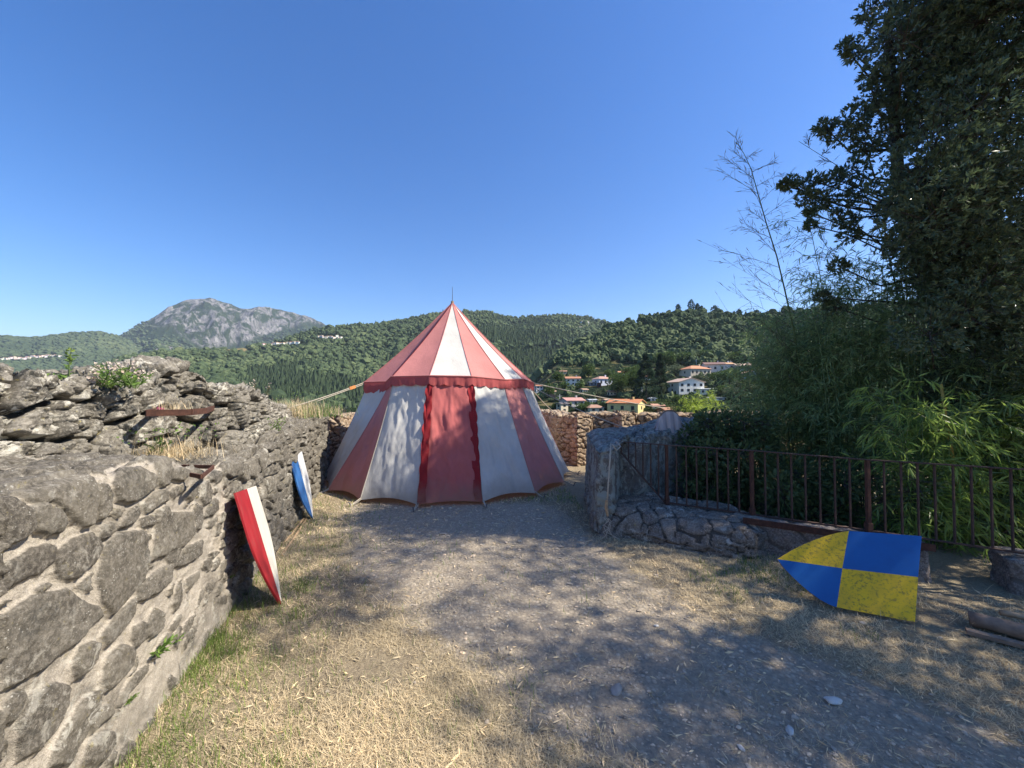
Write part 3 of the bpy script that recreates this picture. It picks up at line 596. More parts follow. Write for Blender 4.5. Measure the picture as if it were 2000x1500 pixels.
# skyline trees on the nearer hill
for k, (px, py, w, h) in enumerate([(1326, 612, 10, 20), (1352, 610, 14, 26), (1364, 611, 10, 20), (1398, 616, 16, 20), (1445, 620, 14, 16), (1226, 632, 8, 12), (1258, 628, 8, 12), (1372, 612, 8, 16), (1480, 620, 16, 16)]):
    a = math.atan((px - 1000) / F); x0, y0 = math.sin(a) * 478, math.cos(a) * 478; z0 = float(H(x0, y0)[0]); s = y0 / F
    e = empty('skyline_tree', (x0, y0, z0 - 1), ['rounded wide dark tree, highest on the left of the skyline group', 'tallest dark skyline tree on the nearer hill', 'dark skyline tree touching the tallest one on its right', 'broad dark skyline tree midway between tallest and bamboo', 'broad low skyline tree left of the bare bamboo', 'small skyline tree nearest the saddle between the hills', 'small skyline tree second from the saddle', 'slim dark skyline tree just right of the tallest pair', 'skyline tree half behind the bare bamboo stem'][k], 'tree', 'skyline trees')
    rg = np.random.default_rng(k + 200); n = 420; t = rg.uniform(0, 1, n); hh = h * s + 1; ww = w * s / 2
    m = MB(); m.tube([(0, 0, -1), (0, 0, hh * .6)], [.3, .1], 6); m.build('trunk', M['bark'], e)
    aa_ = rg.uniform(0, 6.283, n); rd = ww * np.sin(np.clip(t * .85 + .15, 0, 1) * math.pi) ** .6 * np.sqrt(rg.uniform(.1, 1, n))
    leaves('crown', np.stack([np.cos(aa_) * rd, np.sin(aa_) * rd, hh * (.2 + .8 * t)], 1), sph(rg, n), 1.3, 1.0, M['conifer_leaf'], e, rng=rg)
# utility poles
for k, (px, py, h) in enumerate([(1360, 716, 14), (1427, 720, 16), (1093, 786, 16), (1188, 790, 12), (1420, 745, 14), (1074, 683, 18), (1157, 792, 12)]):
    P, r = on_terrain(px, py, 120, 1200); s = P[1] / F; m = MB(); m.tube([(0, 0, -1), (0, 0, h * s)], .16, 6); m.box(-1.0, 1.0, -.06, .06, h * s - .9, h * s - .7)
    L = ['pale pole above the orange roofs of the upper row', 'pole at the right end of the upper row of houses', 'pole beside the pink roofed grey house', 'pole in front of the vineyard left of the yellow house',
         'pole on the bank beside the villa trees', 'white mast standing alone on the wooded slope right of the tent', 'pole behind the low cream house']
    o = m.build('utility_pole', hm('pole', (.5, .5, .48))); o.location = P
    tag(o, L[k], 'pole', 'poles in the village')
# vine rows and terrace walls
for k, (px, py, w) in enumerate([(1325, 776, 70), (1330, 781, 90), (1335, 786, 100), (1290, 791, 110), (1290, 797, 110), (1300, 803, 90), (1170, 791, 60)]):
    P, r = on_terrain(px, py, *VR); s = P[1] / F; rg = np.random.default_rng(k + 300); n = 900; L = w * s
    e = empty('vine_row', P, ['topmost', 'second', 'third', 'fourth', 'fifth', 'lowest', 'leftmost short'][k] + ' green hedge row of the vineyard above the far wall', 'hedge', 'vine rows on the slope', rz=-math.atan2(P[0], P[1]))
    C = np.stack([rg.uniform(-L / 2, L / 2, n), rg.uniform(-.5, .5, n), rg.uniform(-.4, 1.2, n)], 1)
    leaves('foliage', C, sph(rg, n), .5, .4, M['tree_leaf'], e, rng=rg)

# ================================================================== FOREGROUND
# ------------------------------------------------------------------ ground and path
P_L = T(-3, 1.2, 1.64, .65, 1.9, .3, 2.26, -.05, 2.78, -.6, 3.62, -1.35, 5.2, -2.05, 6, -2.6, 9, -2.8)
P_R = T(-3, 2.6, 1.64, 2.25, 2.0, 2.05, 2.26, 1.75, 2.78, 1.25, 3.62, .9, 5.2, .55, 6, .5, 9, .5)
def path_mask(x, y):
    l, r = np.interp(y, *P_L), np.interp(y, *P_R)
    return smooth(-.7, .35, x - l) * smooth(-.6, .3, r - x) * (1 - smooth(5.2, 6, y))
def wall_x(y): return -1.18 - .313 * y
def gz(x, y):
    q = np.stack([x, y, x * 0], 1)
    z = .022 * fbm(q * .9, 3, 71) + .009 * fbm(q * 7, 3, 72) + .004 * fbm(q * 30, 2, 73)
    z = z + .05 * np.exp(-np.abs(x - wall_x(y)) / .25)
    z = z - .75 * smooth(9, 13, np.abs(x)) - .75 * smooth(11, 14, y) - .8 * smooth(6, 13, -y) - .3 * smooth(4.3, 7, x) * smooth(3, 5, y)
    return z
gx = np.concatenate([np.linspace(-16, -4.2, 30)[:-1], np.linspace(-4.2, 6, 320), np.linspace(6, 16, 26)[1:]])
gy = np.concatenate([np.linspace(-16, -.5, 30)[:-1], np.linspace(-.5, 5, 230), np.linspace(5, 11, 130)[1:], np.linspace(11, 16, 14)[1:]])
GX, GY = np.meshgrid(gx, gy); X_, Y_ = GX.ravel(), GY.ravel(); V = np.stack([X_, Y_, gz(X_, Y_)], 1); pm = path_mask(X_, Y_)
Fc = grid_faces(len(gy), len(gx)); fm = pm[Fc].mean(1) + .35 * fbm(V[Fc].mean(1) * 2.2, 4, 81) > .5
def part_mesh(name, sel):
    f = Fc[sel]; u, inv = np.unique(f, return_inverse=True)
    return mesh(name, V[u], inv.reshape(f.shape), M['ground'], attrs={'path': pm[u]}, smooth_=True)
tag(part_mesh('ground', ~fm), kind='structure'); tag(part_mesh('path', fm), kind='structure')

# ------------------------------------------------------------------ stone wall surfaces
def vnormals(G):
    du = np.gradient(G, axis=0); dv = np.gradient(G, axis=1); n = np.cross(du, dv); return n / (np.linalg.norm(n, axis=2, keepdims=True) + 1e-12)
def rubble(a, b, cx, cy, seed, gap=.1, warp=.25):
    q = np.stack([a, b, a * 0], -1).reshape(-1, 3)
    wa = fbm(q * 3, 3, seed + 40).reshape(a.shape) * cx * warp * 2; wb = fbm(q * 3 + 9, 3, seed + 41).reshape(a.shape) * cy * warp * 2
    F1, F2, ID = voro(a + wa, b + wb, cx, cy, seed); d = F2 - F1
    return smooth(gap * .5, gap * 2.2, d), ID
def stone_grid(name, G, mask, rid, disp, mat, parent, flip=False, closed=False):
    n = vnormals(G) * (1 if flip else -1); V = (G + n * disp[..., None]).reshape(-1, 3)
    f = grid_faces(G.shape[0], G.shape[1]); f = f[:, ::-1] if flip else f
    o = mesh(name, V, f, mat, parent, {'stone': mask.ravel(), 'rid': rid.ravel()}, smooth_=True); return o
# traced stones of the near wall face, pixel outlines -> (distance along wall, height)
def c2(*a): return [(a[i] / 3.572, 680 + a[i + 1] / 3.572) for i in range(0, len(a), 2)]
def c8(*a): return [(a[i] / 2.857, 1000 + a[i + 1] / 2.857) for i in range(0, len(a), 2)]
ST = [c8(-60, 600, 0, 560, 130, 470, 330, 440, 500, 520, 515, 590, 400, 700, 300, 780, 160, 900, 30, 960, -60, 990), c8(490, 380, 560, 200, 640, 120, 775, 105, 785, 280, 740, 400, 640, 520, 570, 580, 500, 520),
      c8(285, 330, 290, 230, 380, 150, 500, 120, 550, 190, 500, 300, 400, 370, 310, 370), c8(-60, 340, 0, 290, 120, 210, 240, 170, 305, 180, 290, 260, 200, 340, 60, 410, -60, 460),
      c8(340, 860, 380, 770, 450, 730, 490, 740, 470, 840, 400, 930, 350, 950), c8(500, 950, 530, 830, 620, 740, 690, 760, 680, 870, 600, 950, 530, 1000), c8(720, 440, 790, 370, 900, 300, 930, 310, 900, 400, 840, 460, 760, 505, 725, 500),
      c8(520, 700, 560, 640, 690, 490, 715, 480, 700, 580, 600, 700, 545, 750), c8(30, 1390, 30, 1180, 110, 1040, 230, 960, 320, 990, 310, 1080, 230, 1240, 140, 1350), c8(200, 1430, 260, 1260, 400, 1060, 490, 1000, 480, 1090, 400, 1240, 300, 1430),
      c8(420, 1300, 480, 1250, 550, 1240, 540, 1330, 470, 1428, 380, 1428), c8(590, 1340, 650, 1290, 700, 1300, 700, 1400, 660, 1428, 570, 1428), c8(400, 1200, 450, 1130, 530, 1090, 560, 1150, 500, 1180, 440, 1240), c8(690, 720, 700, 650, 750, 620, 765, 680, 740, 740, 700, 770),
      c8(830, 210, 850, 50, 930, 0, 1040, 0, 1050, 130, 990, 190, 900, 240, 830, 260), c8(890, 330, 940, 270, 1060, 190, 1100, 160, 1090, 240, 1000, 300, 930, 320), c8(540, 130, 550, 90, 600, 55, 615, 80, 600, 120, 555, 150), c8(150, 440, 160, 430, 240, 400, 250, 410, 170, 460),
      c8(770, 640, 820, 540, 860, 580, 850, 660, 790, 720, 770, 700), c8(930, 510, 940, 420, 960, 390, 960, 500, 940, 560), c8(-60, 1120, -20, 1040, 60, 1000, 70, 1050, 0, 1180, -60, 1200),
      c2(-60, 1050, 0, 1050, 90, 1050, 160, 1110, 200, 1200, 190, 1270, 100, 1340, 0, 1390, -60, 1400), c2(190, 1130, 260, 1100, 360, 1110, 430, 1160, 450, 1220, 400, 1290, 300, 1310, 210, 1280),
      c2(170, 1000, 220, 900, 400, 830, 600, 850, 650, 900, 645, 1080, 600, 1230, 540, 1250, 460, 1210, 370, 1080, 250, 1060), c2(655, 930, 720, 950, 760, 1010, 740, 1120, 690, 1190, 655, 1190), c2(770, 950, 860, 830, 980, 820, 1050, 880, 1060, 960, 990, 1030, 880, 1080, 790, 1070),
      c2(1065, 830, 1100, 760, 1160, 760, 1175, 850, 1150, 950, 1100, 960, 1070, 900), c2(980, 1090, 1050, 1020, 1130, 990, 1140, 1060, 1050, 1110, 1000, 1140), c2(815, 1250, 870, 1150, 930, 1110, 945, 1150, 920, 1210, 850, 1250), c2(680, 1310, 690, 1260, 740, 1210, 765, 1240, 760, 1280, 710, 1320),
      c2(960, 1200, 1050, 1170, 1040, 1230, 970, 1250), c2(1055, 1210, 1070, 1140, 1130, 1110, 1145, 1170, 1100, 1190, 1065, 1230), c2(1170, 1010, 1200, 970, 1260, 950, 1260, 1000, 1190, 1055), c2(1270, 1040, 1310, 930, 1350, 920, 1340, 1020, 1300, 1070),
      c2(1380, 1050, 1400, 950, 1440, 930, 1455, 1000, 1440, 1070, 1400, 1090), c2(1320, 1160, 1340, 1080, 1380, 1100, 1385, 1190, 1360, 1270, 1325, 1280), c2(1400, 1180, 1420, 1130, 1470, 1040, 1495, 1060, 1490, 1130, 1460, 1170), c2(1160, 880, 1180, 850, 1300, 840, 1310, 880, 1240, 930, 1170, 920),
      c2(1440, 900, 1500, 850, 1535, 860, 1530, 920, 1490, 950), c2(1540, 860, 1555, 810, 1600, 800, 1655, 830, 1650, 890, 1560, 970, 1545, 960), c2(1110, 1450, 1130, 1400, 1210, 1370, 1210, 1420, 1180, 1490, 1130, 1500), c2(1225, 1440, 1240, 1390, 1340, 1350, 1350, 1400, 1260, 1450),
      c2(-60, 960, 0, 940, 120, 930, 150, 960, 130, 1010, 40, 1030, -60, 1030)]
def wall_uv(px, py):
    d = ray(px, py); t = -1.18 / (d[0] + .313 * d[1]); return (t * d[1], 1.6 + t * d[2])
ST = [np.array([wall_uv(*p) for p in s]) for s in ST]
def poly_sdf(P, a, b):
    n = len(P); d = np.full(a.shape, 9.); ins = np.zeros(a.shape, bool)
    for i in range(n):
        x0, y0 = P[i]; x1, y1 = P[(i + 1) % n]; ex, ey = x1 - x0, y1 - y0; wx, wy = a - x0, b - y0
        t = np.clip((wx * ex + wy * ey) / (ex * ex + ey * ey + 1e-12), 0, 1); d = np.minimum(d, np.hypot(wx - ex * t, wy - ey * t))
        ins ^= ((y0 > b) != (y1 > b)) & (a < (x1 - x0) * (b - y0) / (y1 - y0 + 1e-12) + x0)
    return np.where(ins, -d, d)
SKY_W = T(-400, 716, 0, 717, 38, 716, 46, 727, 135, 734, 145, 744, 200, 747, 240, 742, 252, 716, 262, 711, 318, 706, 335, 712, 348, 724, 352, 740, 400, 752, 440, 748, 478, 760, 500, 777, 535, 790, 548, 800, 900, 806)
zz = np.concatenate([np.linspace(-1.6, .6, 30)[:-1], np.geomspace(.6, 7.25, 600)])
h1 = np.interp(zz, [0, 1.2, 2.05, 2.3, 2.45, 3.1, 3.5, 4, 5, 7.3], [1.27, 1.27, 1.25, 1.16, 1.1, 1.08, 1.05, 1.13, 1.16, 1.16])
sb = np.interp(zz, [0, 1.8, 2.25, 2.7, 3.1, 3.5, 4.3, 5, 7.3], [.58, .5, .43, .4, .32, .14, .1, .22, .25])
sb = sb + .4 * smooth(1.64, 1.67, zz) * (1 - smooth(1.82, 1.85, zz)) + .03 * fbm(np.stack([zz * 6, zz * 0, zz * 0], 1), 3, 5)
off = sb + .28; Xs = wall_x(zz) - .954 * off; Ys = zz - .299 * off; pxs_ = 1000 + F * Xs / np.maximum(Ys, .3)
h2 = 1.6 + (768 - np.interp(pxs_, *SKY_W)) / F * np.maximum(Ys, 1.2) + .02 * fbm(np.stack([zz * 9, zz * 0, zz * 0], 1), 3, 6)
h2 = np.where(Ys < 1.85, np.maximum(h2, 1.66), h2); h2 = np.maximum(h2, h1 + .06)
h2 -= .25 * smooth(1.64, 1.67, zz) * (1 - smooth(1.82, 1.85, zz))
ctl = []   # per column control polyline (offset left, z), segment sample counts
for i in range(len(zz)):
    a, b, c = h1[i], sb[i], h2[i]
    ctl.append([(-.05, -.12), (-.03, .25), (0, a - .05), (.012, a - .012), (.05, a), (b, a + .03), (b + .03, a + .06), (b + .1, c - .06), (b + .15, c - .015), (b + .28, c), (b + .75, c - .04), (b + .85, c - .2), (b + .9, -.6)])
ctl = np.array(ctl); segs = [24, 150, 8, 8, 70, 6, 110, 10, 14, 30, 8, 12]
prof = np.concatenate([ctl[:, k][:, None] + (ctl[:, k + 1] - ctl[:, k])[:, None] * (np.arange(m) / m)[None, :, None] for k, m in enumerate(segs)], 1)
seg_id = np.concatenate([np.full(m, k) for k, m in enumerate(segs)])
arc = np.concatenate([np.zeros((len(zz), 1)), np.cumsum(np.linalg.norm(np.diff(prof, axis=1), axis=2), 1)], 1) - .12
ZZ = np.repeat(zz[:, None], prof.shape[1], 1)
G = np.stack([wall_x(ZZ) - .954 * prof[..., 0], ZZ - .299 * prof[..., 0], prof[..., 1]], -1)
lower = (seg_id <= 5)[None] & np.ones_like(ZZ, bool)
a_, b_ = ZZ * 1.048, arc
vm, vid = rubble(a_, b_, .24, .13, 12, .1); vm2, vid2 = rubble(a_, b_, .13, .075, 31, .1, .5); vm3, vid3 = rubble(a_ * 1., b_, .5, .3, 57, .05, .3)
q3 = G.reshape(-1, 3)
wob = .022 * fbm(q3 * 8, 5, 91, .65).reshape(ZZ.shape)
sd_ = np.full(ZZ.shape, 9.); sid = np.zeros(ZZ.shape)
near = (ZZ > .9) & (ZZ < 3.6) & lower
ii = np.where(near.ravel())[0]; az_, bz_ = ZZ.ravel()[ii], arc.ravel()[ii]; sflat = sd_.ravel(); idf = sid.ravel()
for k, P in enumerate(ST):
    lo, hi = P.min(0) - .06, P.max(0) + .06
    m = (az_ > lo[0]) & (az_ < hi[0]) & (bz_ > lo[1]) & (bz_ < hi[1]); j = ii[m]
    if len(j) == 0: continue
    d = poly_sdf(P, az_[m], bz_[m]) ; u = d < sflat[j]; sflat[j[u]] = d[u]; idf[j[u]] = fract_hash(np.int64(k), np.int64(3), np.int64(1), 5)
sd_ = sflat.reshape(ZZ.shape) + wob; sid = idf.reshape(ZZ.shape)
trace = smooth(.012, -.008, sd_)
far_w = smooth(2.55, 3.1, ZZ) * lower; beh = (ZZ < 1.15) * lower
onledge = ((seg_id >= 4) & (seg_id <= 5))[None] * np.ones_like(ZZ)
vor_m = vm * np.maximum(far_w * .95, beh); vor_m = np.where(sd_ > .03, np.maximum(vor_m, (vid2 > .6 - .5 * far_w) * smooth(.5, .8, vm2) * smooth(.022, .035, sd_) * (.75 + .2 * far_w)), vor_m)
smask = np.maximum(trace, vor_m); smask = np.where(onledge > 0, np.maximum(smask, .85 * vm3), smask)
srid = np.where(trace > .3, sid, np.where(onledge > 0, vid3, np.where(far_w > .5, vid, vid2)))
fine = fbm(q3 * 22, 5, 61, .75).reshape(ZZ.shape); mid_ = fbm(q3 * 5, 3, 62).reshape(ZZ.shape)
dl = .024 * trace + .022 * vor_m + .016 * (onledge * vm3) + (.014 - .005 * trace) * fine + .012 * trace * (sid - .5) + .014 * mid_ * (1 + 1.2 * far_w) - .03 * smooth(.35, .6, mid_) * far_w
dl = dl + far_w * (-.04 * (1 - vm) + .035 * (vid - .5) + .02 * fbm(q3 * np.array([14, 14, 8]), 4, 65).reshape(ZZ.shape))
# parapet rubble
pm_, pid = rubble(a_, b_ * 1.0, .2, .2, 77, .1, .12); pm2, pid2 = rubble(a_, b_, .085, .085, 78, .1, .4)
rough_ = .35 + .65 * smooth(.2, .55, np.abs(fbm(q3 * 2.3, 3, 64)).reshape(ZZ.shape) * 2.2)
du = -.085 * (1 - pm_) + .05 * (pid - .5) - .03 * (1 - pm2) * rough_ + .036 * fine + .04 * mid_
stone_u = np.clip(pm_ * 1.0, 0, 1); tr = smooth(-.2, .3, np.where(lower, -1, 1) * 1.)
disp = np.where(lower, dl, du); mask = np.where(lower, smask, stone_u); rid = np.where(lower, srid, pid)
# broken skyline: knock out random bits of the top
top = (seg_id >= 8)[None] * np.ones_like(ZZ); disp = disp + top * .05 * fbm(q3 * 6, 3, 63).reshape(ZZ.shape)
disp *= (arc > -.09)
lw = empty('stone_wall', (wall_x(2.0), 2.0, 0), 'long sunlit rubble wall with mortared grey stones along the left of the path', 'wall')
nl = sum(segs[:6])
def sub(name, sl, mat):
    o = stone_grid(name, (G - np.array([wall_x(2.0), 2.0, 0]))[:, sl], mask[:, sl], rid[:, sl], disp[:, sl], mat, lw, flip=True); return o
sub('wall_face', slice(0, nl + 1), M['wall']); sub('parapet', slice(nl, None), M['parapet'])

def path_wall(name, pts, thick, hfun, mat, parent, cx=.16, cy=.09, seed=1, res=.025, z0=-.15, amp=.03, left=1, jag=.04, org=(0, 0, 0)):
    """wall along a polyline; front face is on the right-hand side when left=1"""
    pts = np.array(pts, float); L = np.r_[0, np.cumsum(np.hypot(*np.diff(pts, axis=0).T))]; s = np.arange(0, L[-1], res)
    P = np.stack([np.interp(s, L, pts[:, 0]), np.interp(s, L, pts[:, 1])], 1)
    sm = np.stack([np.interp(s, L, pts[:, 0]), np.interp(s, L, pts[:, 1])], 1); k = max(3, int(.35 / res)); ker = np.ones(k) / k
    pad = np.pad(sm, ((k, k), (0, 0)), 'edge'); sm = np.stack([np.convolve(pad[:, i], ker, 'same')[k:-k] for i in (0, 1)], 1)
    t = np.gradient(sm, axis=0); t /= np.linalg.norm(t, axis=1, keepdims=True); nb = np.stack([-t[:, 1], t[:, 0]], 1) * left
    h = hfun(P[:, 0], P[:, 1], s) + jag * fbm(np.stack([s * 5, s * 0, s * 0], 1), 4, seed)
    nf = max(20, int((h.max() - z0) / res * 1.1)); c = np.stack([np.stack([0 * h - .03, 0 * h + z0], 1), np.stack([0 * h, h - .03], 1), np.stack([0 * h + .03, h], 1), np.stack([0 * h + thick - .05, h + .01], 1), np.stack([0 * h + thick, h - .05], 1), np.stack([0 * h + thick, 0 * h - .9], 1)], 1)
    sg = [nf, 4, max(10, int(thick / res)), 4, 14]
    pr = np.concatenate([c[:, k][:, None] + (c[:, k + 1] - c[:, k])[:, None] * (np.arange(m) / m)[None, :, None] for k, m in enumerate(sg)], 1)
    G = np.concatenate([P[:, None] + nb[:, None] * pr[..., :1], pr[..., 1:]], -1); arc = np.concatenate([np.zeros((len(s), 1)), np.cumsum(np.linalg.norm(np.diff(pr, axis=1), axis=2), 1)], 1)
    S = np.repeat(s[:, None], pr.shape[1], 1); m1, i1 = rubble(S, arc, cx, cy, seed, .09, .35); q = G.reshape(-1, 3)
    d = -amp * (1 - m1) + amp * .7 * (i1 - .5) + amp * .5 * fbm(q * 24, 3, seed + 3).reshape(S.shape) + amp * .9 * fbm(q * 4, 3, seed + 4).reshape(S.shape)
    return stone_grid(name, G - np.array(org), m1, i1, d, mat, parent, flip=(left == 1))
# far enclosure wall with shallow piers, behind and right of the tent
zig = [(-3.42, 7.0), (-3.5, 7.35), (-3.95, 7.5), (-3.95, 8.0), (-3.6, 8.1), (-3.7, 9.2), (-3.2, 10.5), (-1, 11), (.4, 10.6), (.95, 9.6), (1.02, 8.95), (1.3, 8.72), (1.42, 8.42), (1.75, 8.62), (1.78, 8.9), (2.3, 8.85), (2.42, 8.5), (2.75, 8.68), (2.78, 8.95), (3.4, 9.0), (3.55, 8.8), (3.9, 9.0), (5.2, 9.2), (7.5, 9.6)]
bw = path_wall('far_stone_wall', zig, .5, lambda x, y, s: 1.12 + .03 * np.sin(s * 1.7) + 0 * x, M['back'], None, .19, .11, 5, .021, -.25, .05)
tag(bw, 'low reddish stone wall with piers running behind the tent', 'wall')

# ruined wall on the right: closed footprint, face then cap
def mass(name, poly, hfun, mat, parent, seed, cx, cy, amp, res=.022, z0=-.12, batter=.06, rnd=.06, mossy=False):
    poly = np.array(poly + [poly[0]], float); L = np.r_[0, np.cumsum(np.hypot(*np.diff(poly, axis=0).T))]; n = int(L[-1] / res); s = np.linspace(0, L[-1], n)
    P = np.stack([np.interp(s, L, poly[:, 0]), np.interp(s, L, poly[:, 1])], 1); k = max(3, int(.16 / res)); ker = np.ones(k) / k
    w = np.concatenate([P[-k - 1:-1], P, P[1:k + 1]]); P = np.stack([np.convolve(w[:, i], ker, 'same')[k:-k] for i in (0, 1)], 1); P[-1] = P[0]
    c = P[:-1].mean(0); h = hfun(P[:, 0], P[:, 1]); nf = max(8, int((h.max() - z0) / res)); nc = 46; rows = []; arc = []
    for t in np.linspace(0, 1, nf):
        z = z0 + (h - rnd - z0) * t; sc2 = 1 + batter * (1 - t); rows.append(np.stack([c[0] + (P[:, 0] - c[0]) * sc2, c[1] + (P[:, 1] - c[1]) * sc2, z], 1)); arc.append(z)
    for j, t in enumerate(np.linspace(0, 1, nc)[1:]):
        q = c + (P - c) * (1 - t * .995); hh = hfun(q[:, 0], q[:, 1]); z = hh - rnd * np.exp(-j / 2.5); rows.append(np.stack([q[:, 0], q[:, 1], z], 1)); arc.append(h + t)
    G = np.stack(rows, 1); S = np.repeat(s[:, None], G.shape[1], 1); A2 = np.stack(arc, 1); cap = np.arange(G.shape[1]) >= nf
    mf, if_ = rubble(S, A2, cx, cy, seed, .08, .4); mc, ic = rubble(G[..., 0], G[..., 1], cx * .9, cx * .7, seed + 9, .08, .4)
    m1 = np.where(cap[None], mc, mf); i1 = np.where(cap[None], ic, if_); q = G.reshape(-1, 3); al = amp if not callable(amp) else amp(G)
    d = -al * (1 - m1) + al * .6 * (i1 - .5) + .012 * fbm(q * 22, 4, seed + 3).reshape(S.shape) + .03 * fbm(q * 4, 3, seed + 4).reshape(S.shape)
    st = m1 * (1 if not callable(amp) else np.clip(al / .03, 0, 1))
    return stone_grid(name, G, st, i1, d, mat, parent, flip=True)
M['moss'] = mat_stone('mossy_plastered_stone', (.24, .215, .19), (.16, .15, .135), (.2, .185, .165), (.26, .24, .21), .9, moss=(.3, .31, .27))
rw = empty('ruined_wall', (0, 0, 0), 'grey ruined stone wall with plastered corner beside the iron railing', 'wall')
mass('plastered_mass', [(.98, 4.42), (1.2, 4.5), (1.42, 5.0), (1.75, 5.02), (2.0, 5.45), (2.6, 5.75), (3.3, 6.0), (3.5, 6.7), (2.8, 7.2), (1.9, 6.6), (1.15, 5.9)], lambda x, y: 1.0 + .03 * (y - 4.4) + .13 * smooth(2.2, 3.2, x) + .03 * fbm(np.stack([x * 2, y * 2, x * 0], 1), 3, 8),
     M['moss'], rw, 201, .2, .11, lambda G: .008 + .035 * smooth(.42, .2, G[..., 2]) + .035 * smooth(.8, 1.0, G[..., 2]))
mass('plinth', [(.97, 4.36), (1.3, 4.3), (1.62, 4.05), (1.95, 3.86), (2.3, 3.75), (2.75, 4.0), (2.7, 4.6), (1.8, 5.2), (1.2, 5.2), (1.0, 4.8)], lambda x, y: .05 + .24 * smooth(.0, .45, (x - 1.3) * .55 + (y - 4.05) * .83) + 0 * x, M['right'], rw, 231, .24, .05, .026, z0=-.1)
def kerb(name, a, b, w, h, label, seed, org=None):
    a, b = np.array(a), np.array(b); d = (b - a) / np.linalg.norm(b - a); n = np.array([-d[1], d[0]]) * w
    o = mass(name, [tuple(a), tuple(b), tuple(b + n), tuple(a + n)], lambda x, y: h + .01 * np.sin(x * 5), M['kerb'], None, seed, .7, .4, .012, res=.02, z0=-.1, batter=.0, rnd=.015)
    return tag(o, label, 'kerb')
kerb('kerb_block', (2.36, 3.98), (3.55, 3.27), .3, .29, 'pinkish old masonry kerb under the railing left of the blue and yellow shield', 301)
kerb('kerb_block', (3.98, 3.12), (5.4, 2.26), .35, .27, 'broken masonry kerb under the railing at the right edge of the picture', 311)

# ------------------------------------------------------------------ railing
rl = empty('railing', (1.83, 4.57, .25), 'rusty iron railing with thin upright bars on the low wall at right', 'railing')
A = np.array([1.826, 4.57]); dr = np.array([.8526, -.5225]); O = np.array([1.826, 4.57, .25])
Kr = 7015.
def rail_pt(px):                                # where the railing line crosses that column
    Z = Kr / (px + 235.); return np.array([(px - 1000) / F * Z, Z])
posts = [1300, 1465, 1690, 2012]
def hz(px, py): p = rail_pt(px); return np.array([p[0], p[1], at(px, py, p[1])[2]])
ends = [1203, 1300, 1465, 1690, 2012, 2500]
top_y = [862, 869, 880, 898, 918, 948]; tz = [hz(p, y)[2] for p, y in zip(ends, top_y)]; bz = [1.0, .31, .31, .31, .30, .30]
m = MB(); P3 = [np.r_[rail_pt(p), z] - O for p, z in zip(ends, tz)]
for i in range(5): m.bar(P3[i], P3[i + 1], .034, .01)
m.build('top_rail', M['darkrust'], rl)
m = MB(); P4 = [np.r_[rail_pt(p), z] - O for p, z in zip(ends, bz)]
for i in range(1, 5): m.bar(P4[i] + (0, 0, .0), P4[i + 1], .03, .012)
m.build('bottom_rail', M['darkrust'], rl)
m = MB(); q0 = hz(1212, 884); q1 = np.r_[rail_pt(1299), .29]; m.bar(q0 - O, q1 - O, .035, .012); m.build('diagonal_bar', M['darkrust'], rl)
m = MB(); m.bar(np.r_[rail_pt(1203), .93] - O, np.r_[rail_pt(1203), tz[0]] - O, .016); m.build('baluster', M['darkrust'], rl)
for p in posts:
    b = np.r_[rail_pt(p), .0] - O; m = MB(); zt = np.interp(p, ends, tz)
    m.bar(b + (0, 0, .24), b + (0, 0, zt), .03, .03); m.bar(b + (0, 0, .22), b + (0, 0, .38), .045, .045); m.build('post', M['rust'], rl)
bal = [1212, 1226, 1240, 1254, 1269, 1284, 1319, 1338, 1358, 1378, 1398, 1419, 1440, 1491, 1516, 1542, 1569, 1597, 1626, 1655, 1722, 1755, 1787, 1820, 1856, 1891, 1929, 1968] + [2060, 2110, 2165, 2225, 2290, 2360, 2435]
for p in bal:
    xy = rail_pt(p); zt = np.interp(p, ends, tz); zb = np.interp(p, [1212, 1299], [q0[2], .3]) if p < 1300 else .3
    m = MB(); m.bar(np.r_[xy, zb] - O, np.r_[xy, zt] - O, .013); m.build('baluster', M['darkrust'], rl)
m = MB(); a = np.array([2.36, 3.98, .3]); b = np.array([3.55, 3.27, .3]); m.bar(a - O + (-.0, -.012, 0), b - O + (0, -.012, 0), .012, .06); m.build('edge_strip', M['rust'], rl)

# ------------------------------------------------------------------ tent
TC = np.array([-1.2, 7.7]); tent = empty('striped_tent', (TC[0], TC[1], 0), 'round red and white striped pavilion tent standing at the end of the path', 'tent')
ang = [R(-2.8 + 22.5 * k) for k in range(-8, 8)]     # corner angles from the viewer side
deg = [-2.8 + 22.5 * k for k in range(-8, 8)]
REv = {-70: (1.64, 1.80), -48: (1.36, 1.80), -25: (1.70, 1.86), -3: (1.72, 1.865), 20: (1.66, 1.86), 42: (1.62, 1.82), 65: (1.55, 1.85), 87: (1.62, 1.80)}
RE = [REv.get(round(d), (1.64, 1.83)) for d in deg]
dirs = [np.array([math.sin(a), -math.cos(a)]) for a in ang]
RH = 2.33; NCN = 16
APEX = np.array([0, 0, 3.42])
def corner_roof(k): r, z = RE[k % 16]; return np.r_[dirs[k % 16] * r, z]
def wall_col(k, t):                               # profile of a wall rib, t 0 top..1 hem
    r, z = RE[k % 16]; r0 = r - .05; rr_ = r0 + (RH - r0) * (t ** 1.12); return np.stack([dirs[k % 16][0] * rr_, dirs[k % 16][1] * rr_, (z - .03) * (1 - t) + .055 * t], -1)
def is_red_roof(k): return (k % 2) == 1           # panel k spans corner k..k+1 ; k=8 is the one over the door
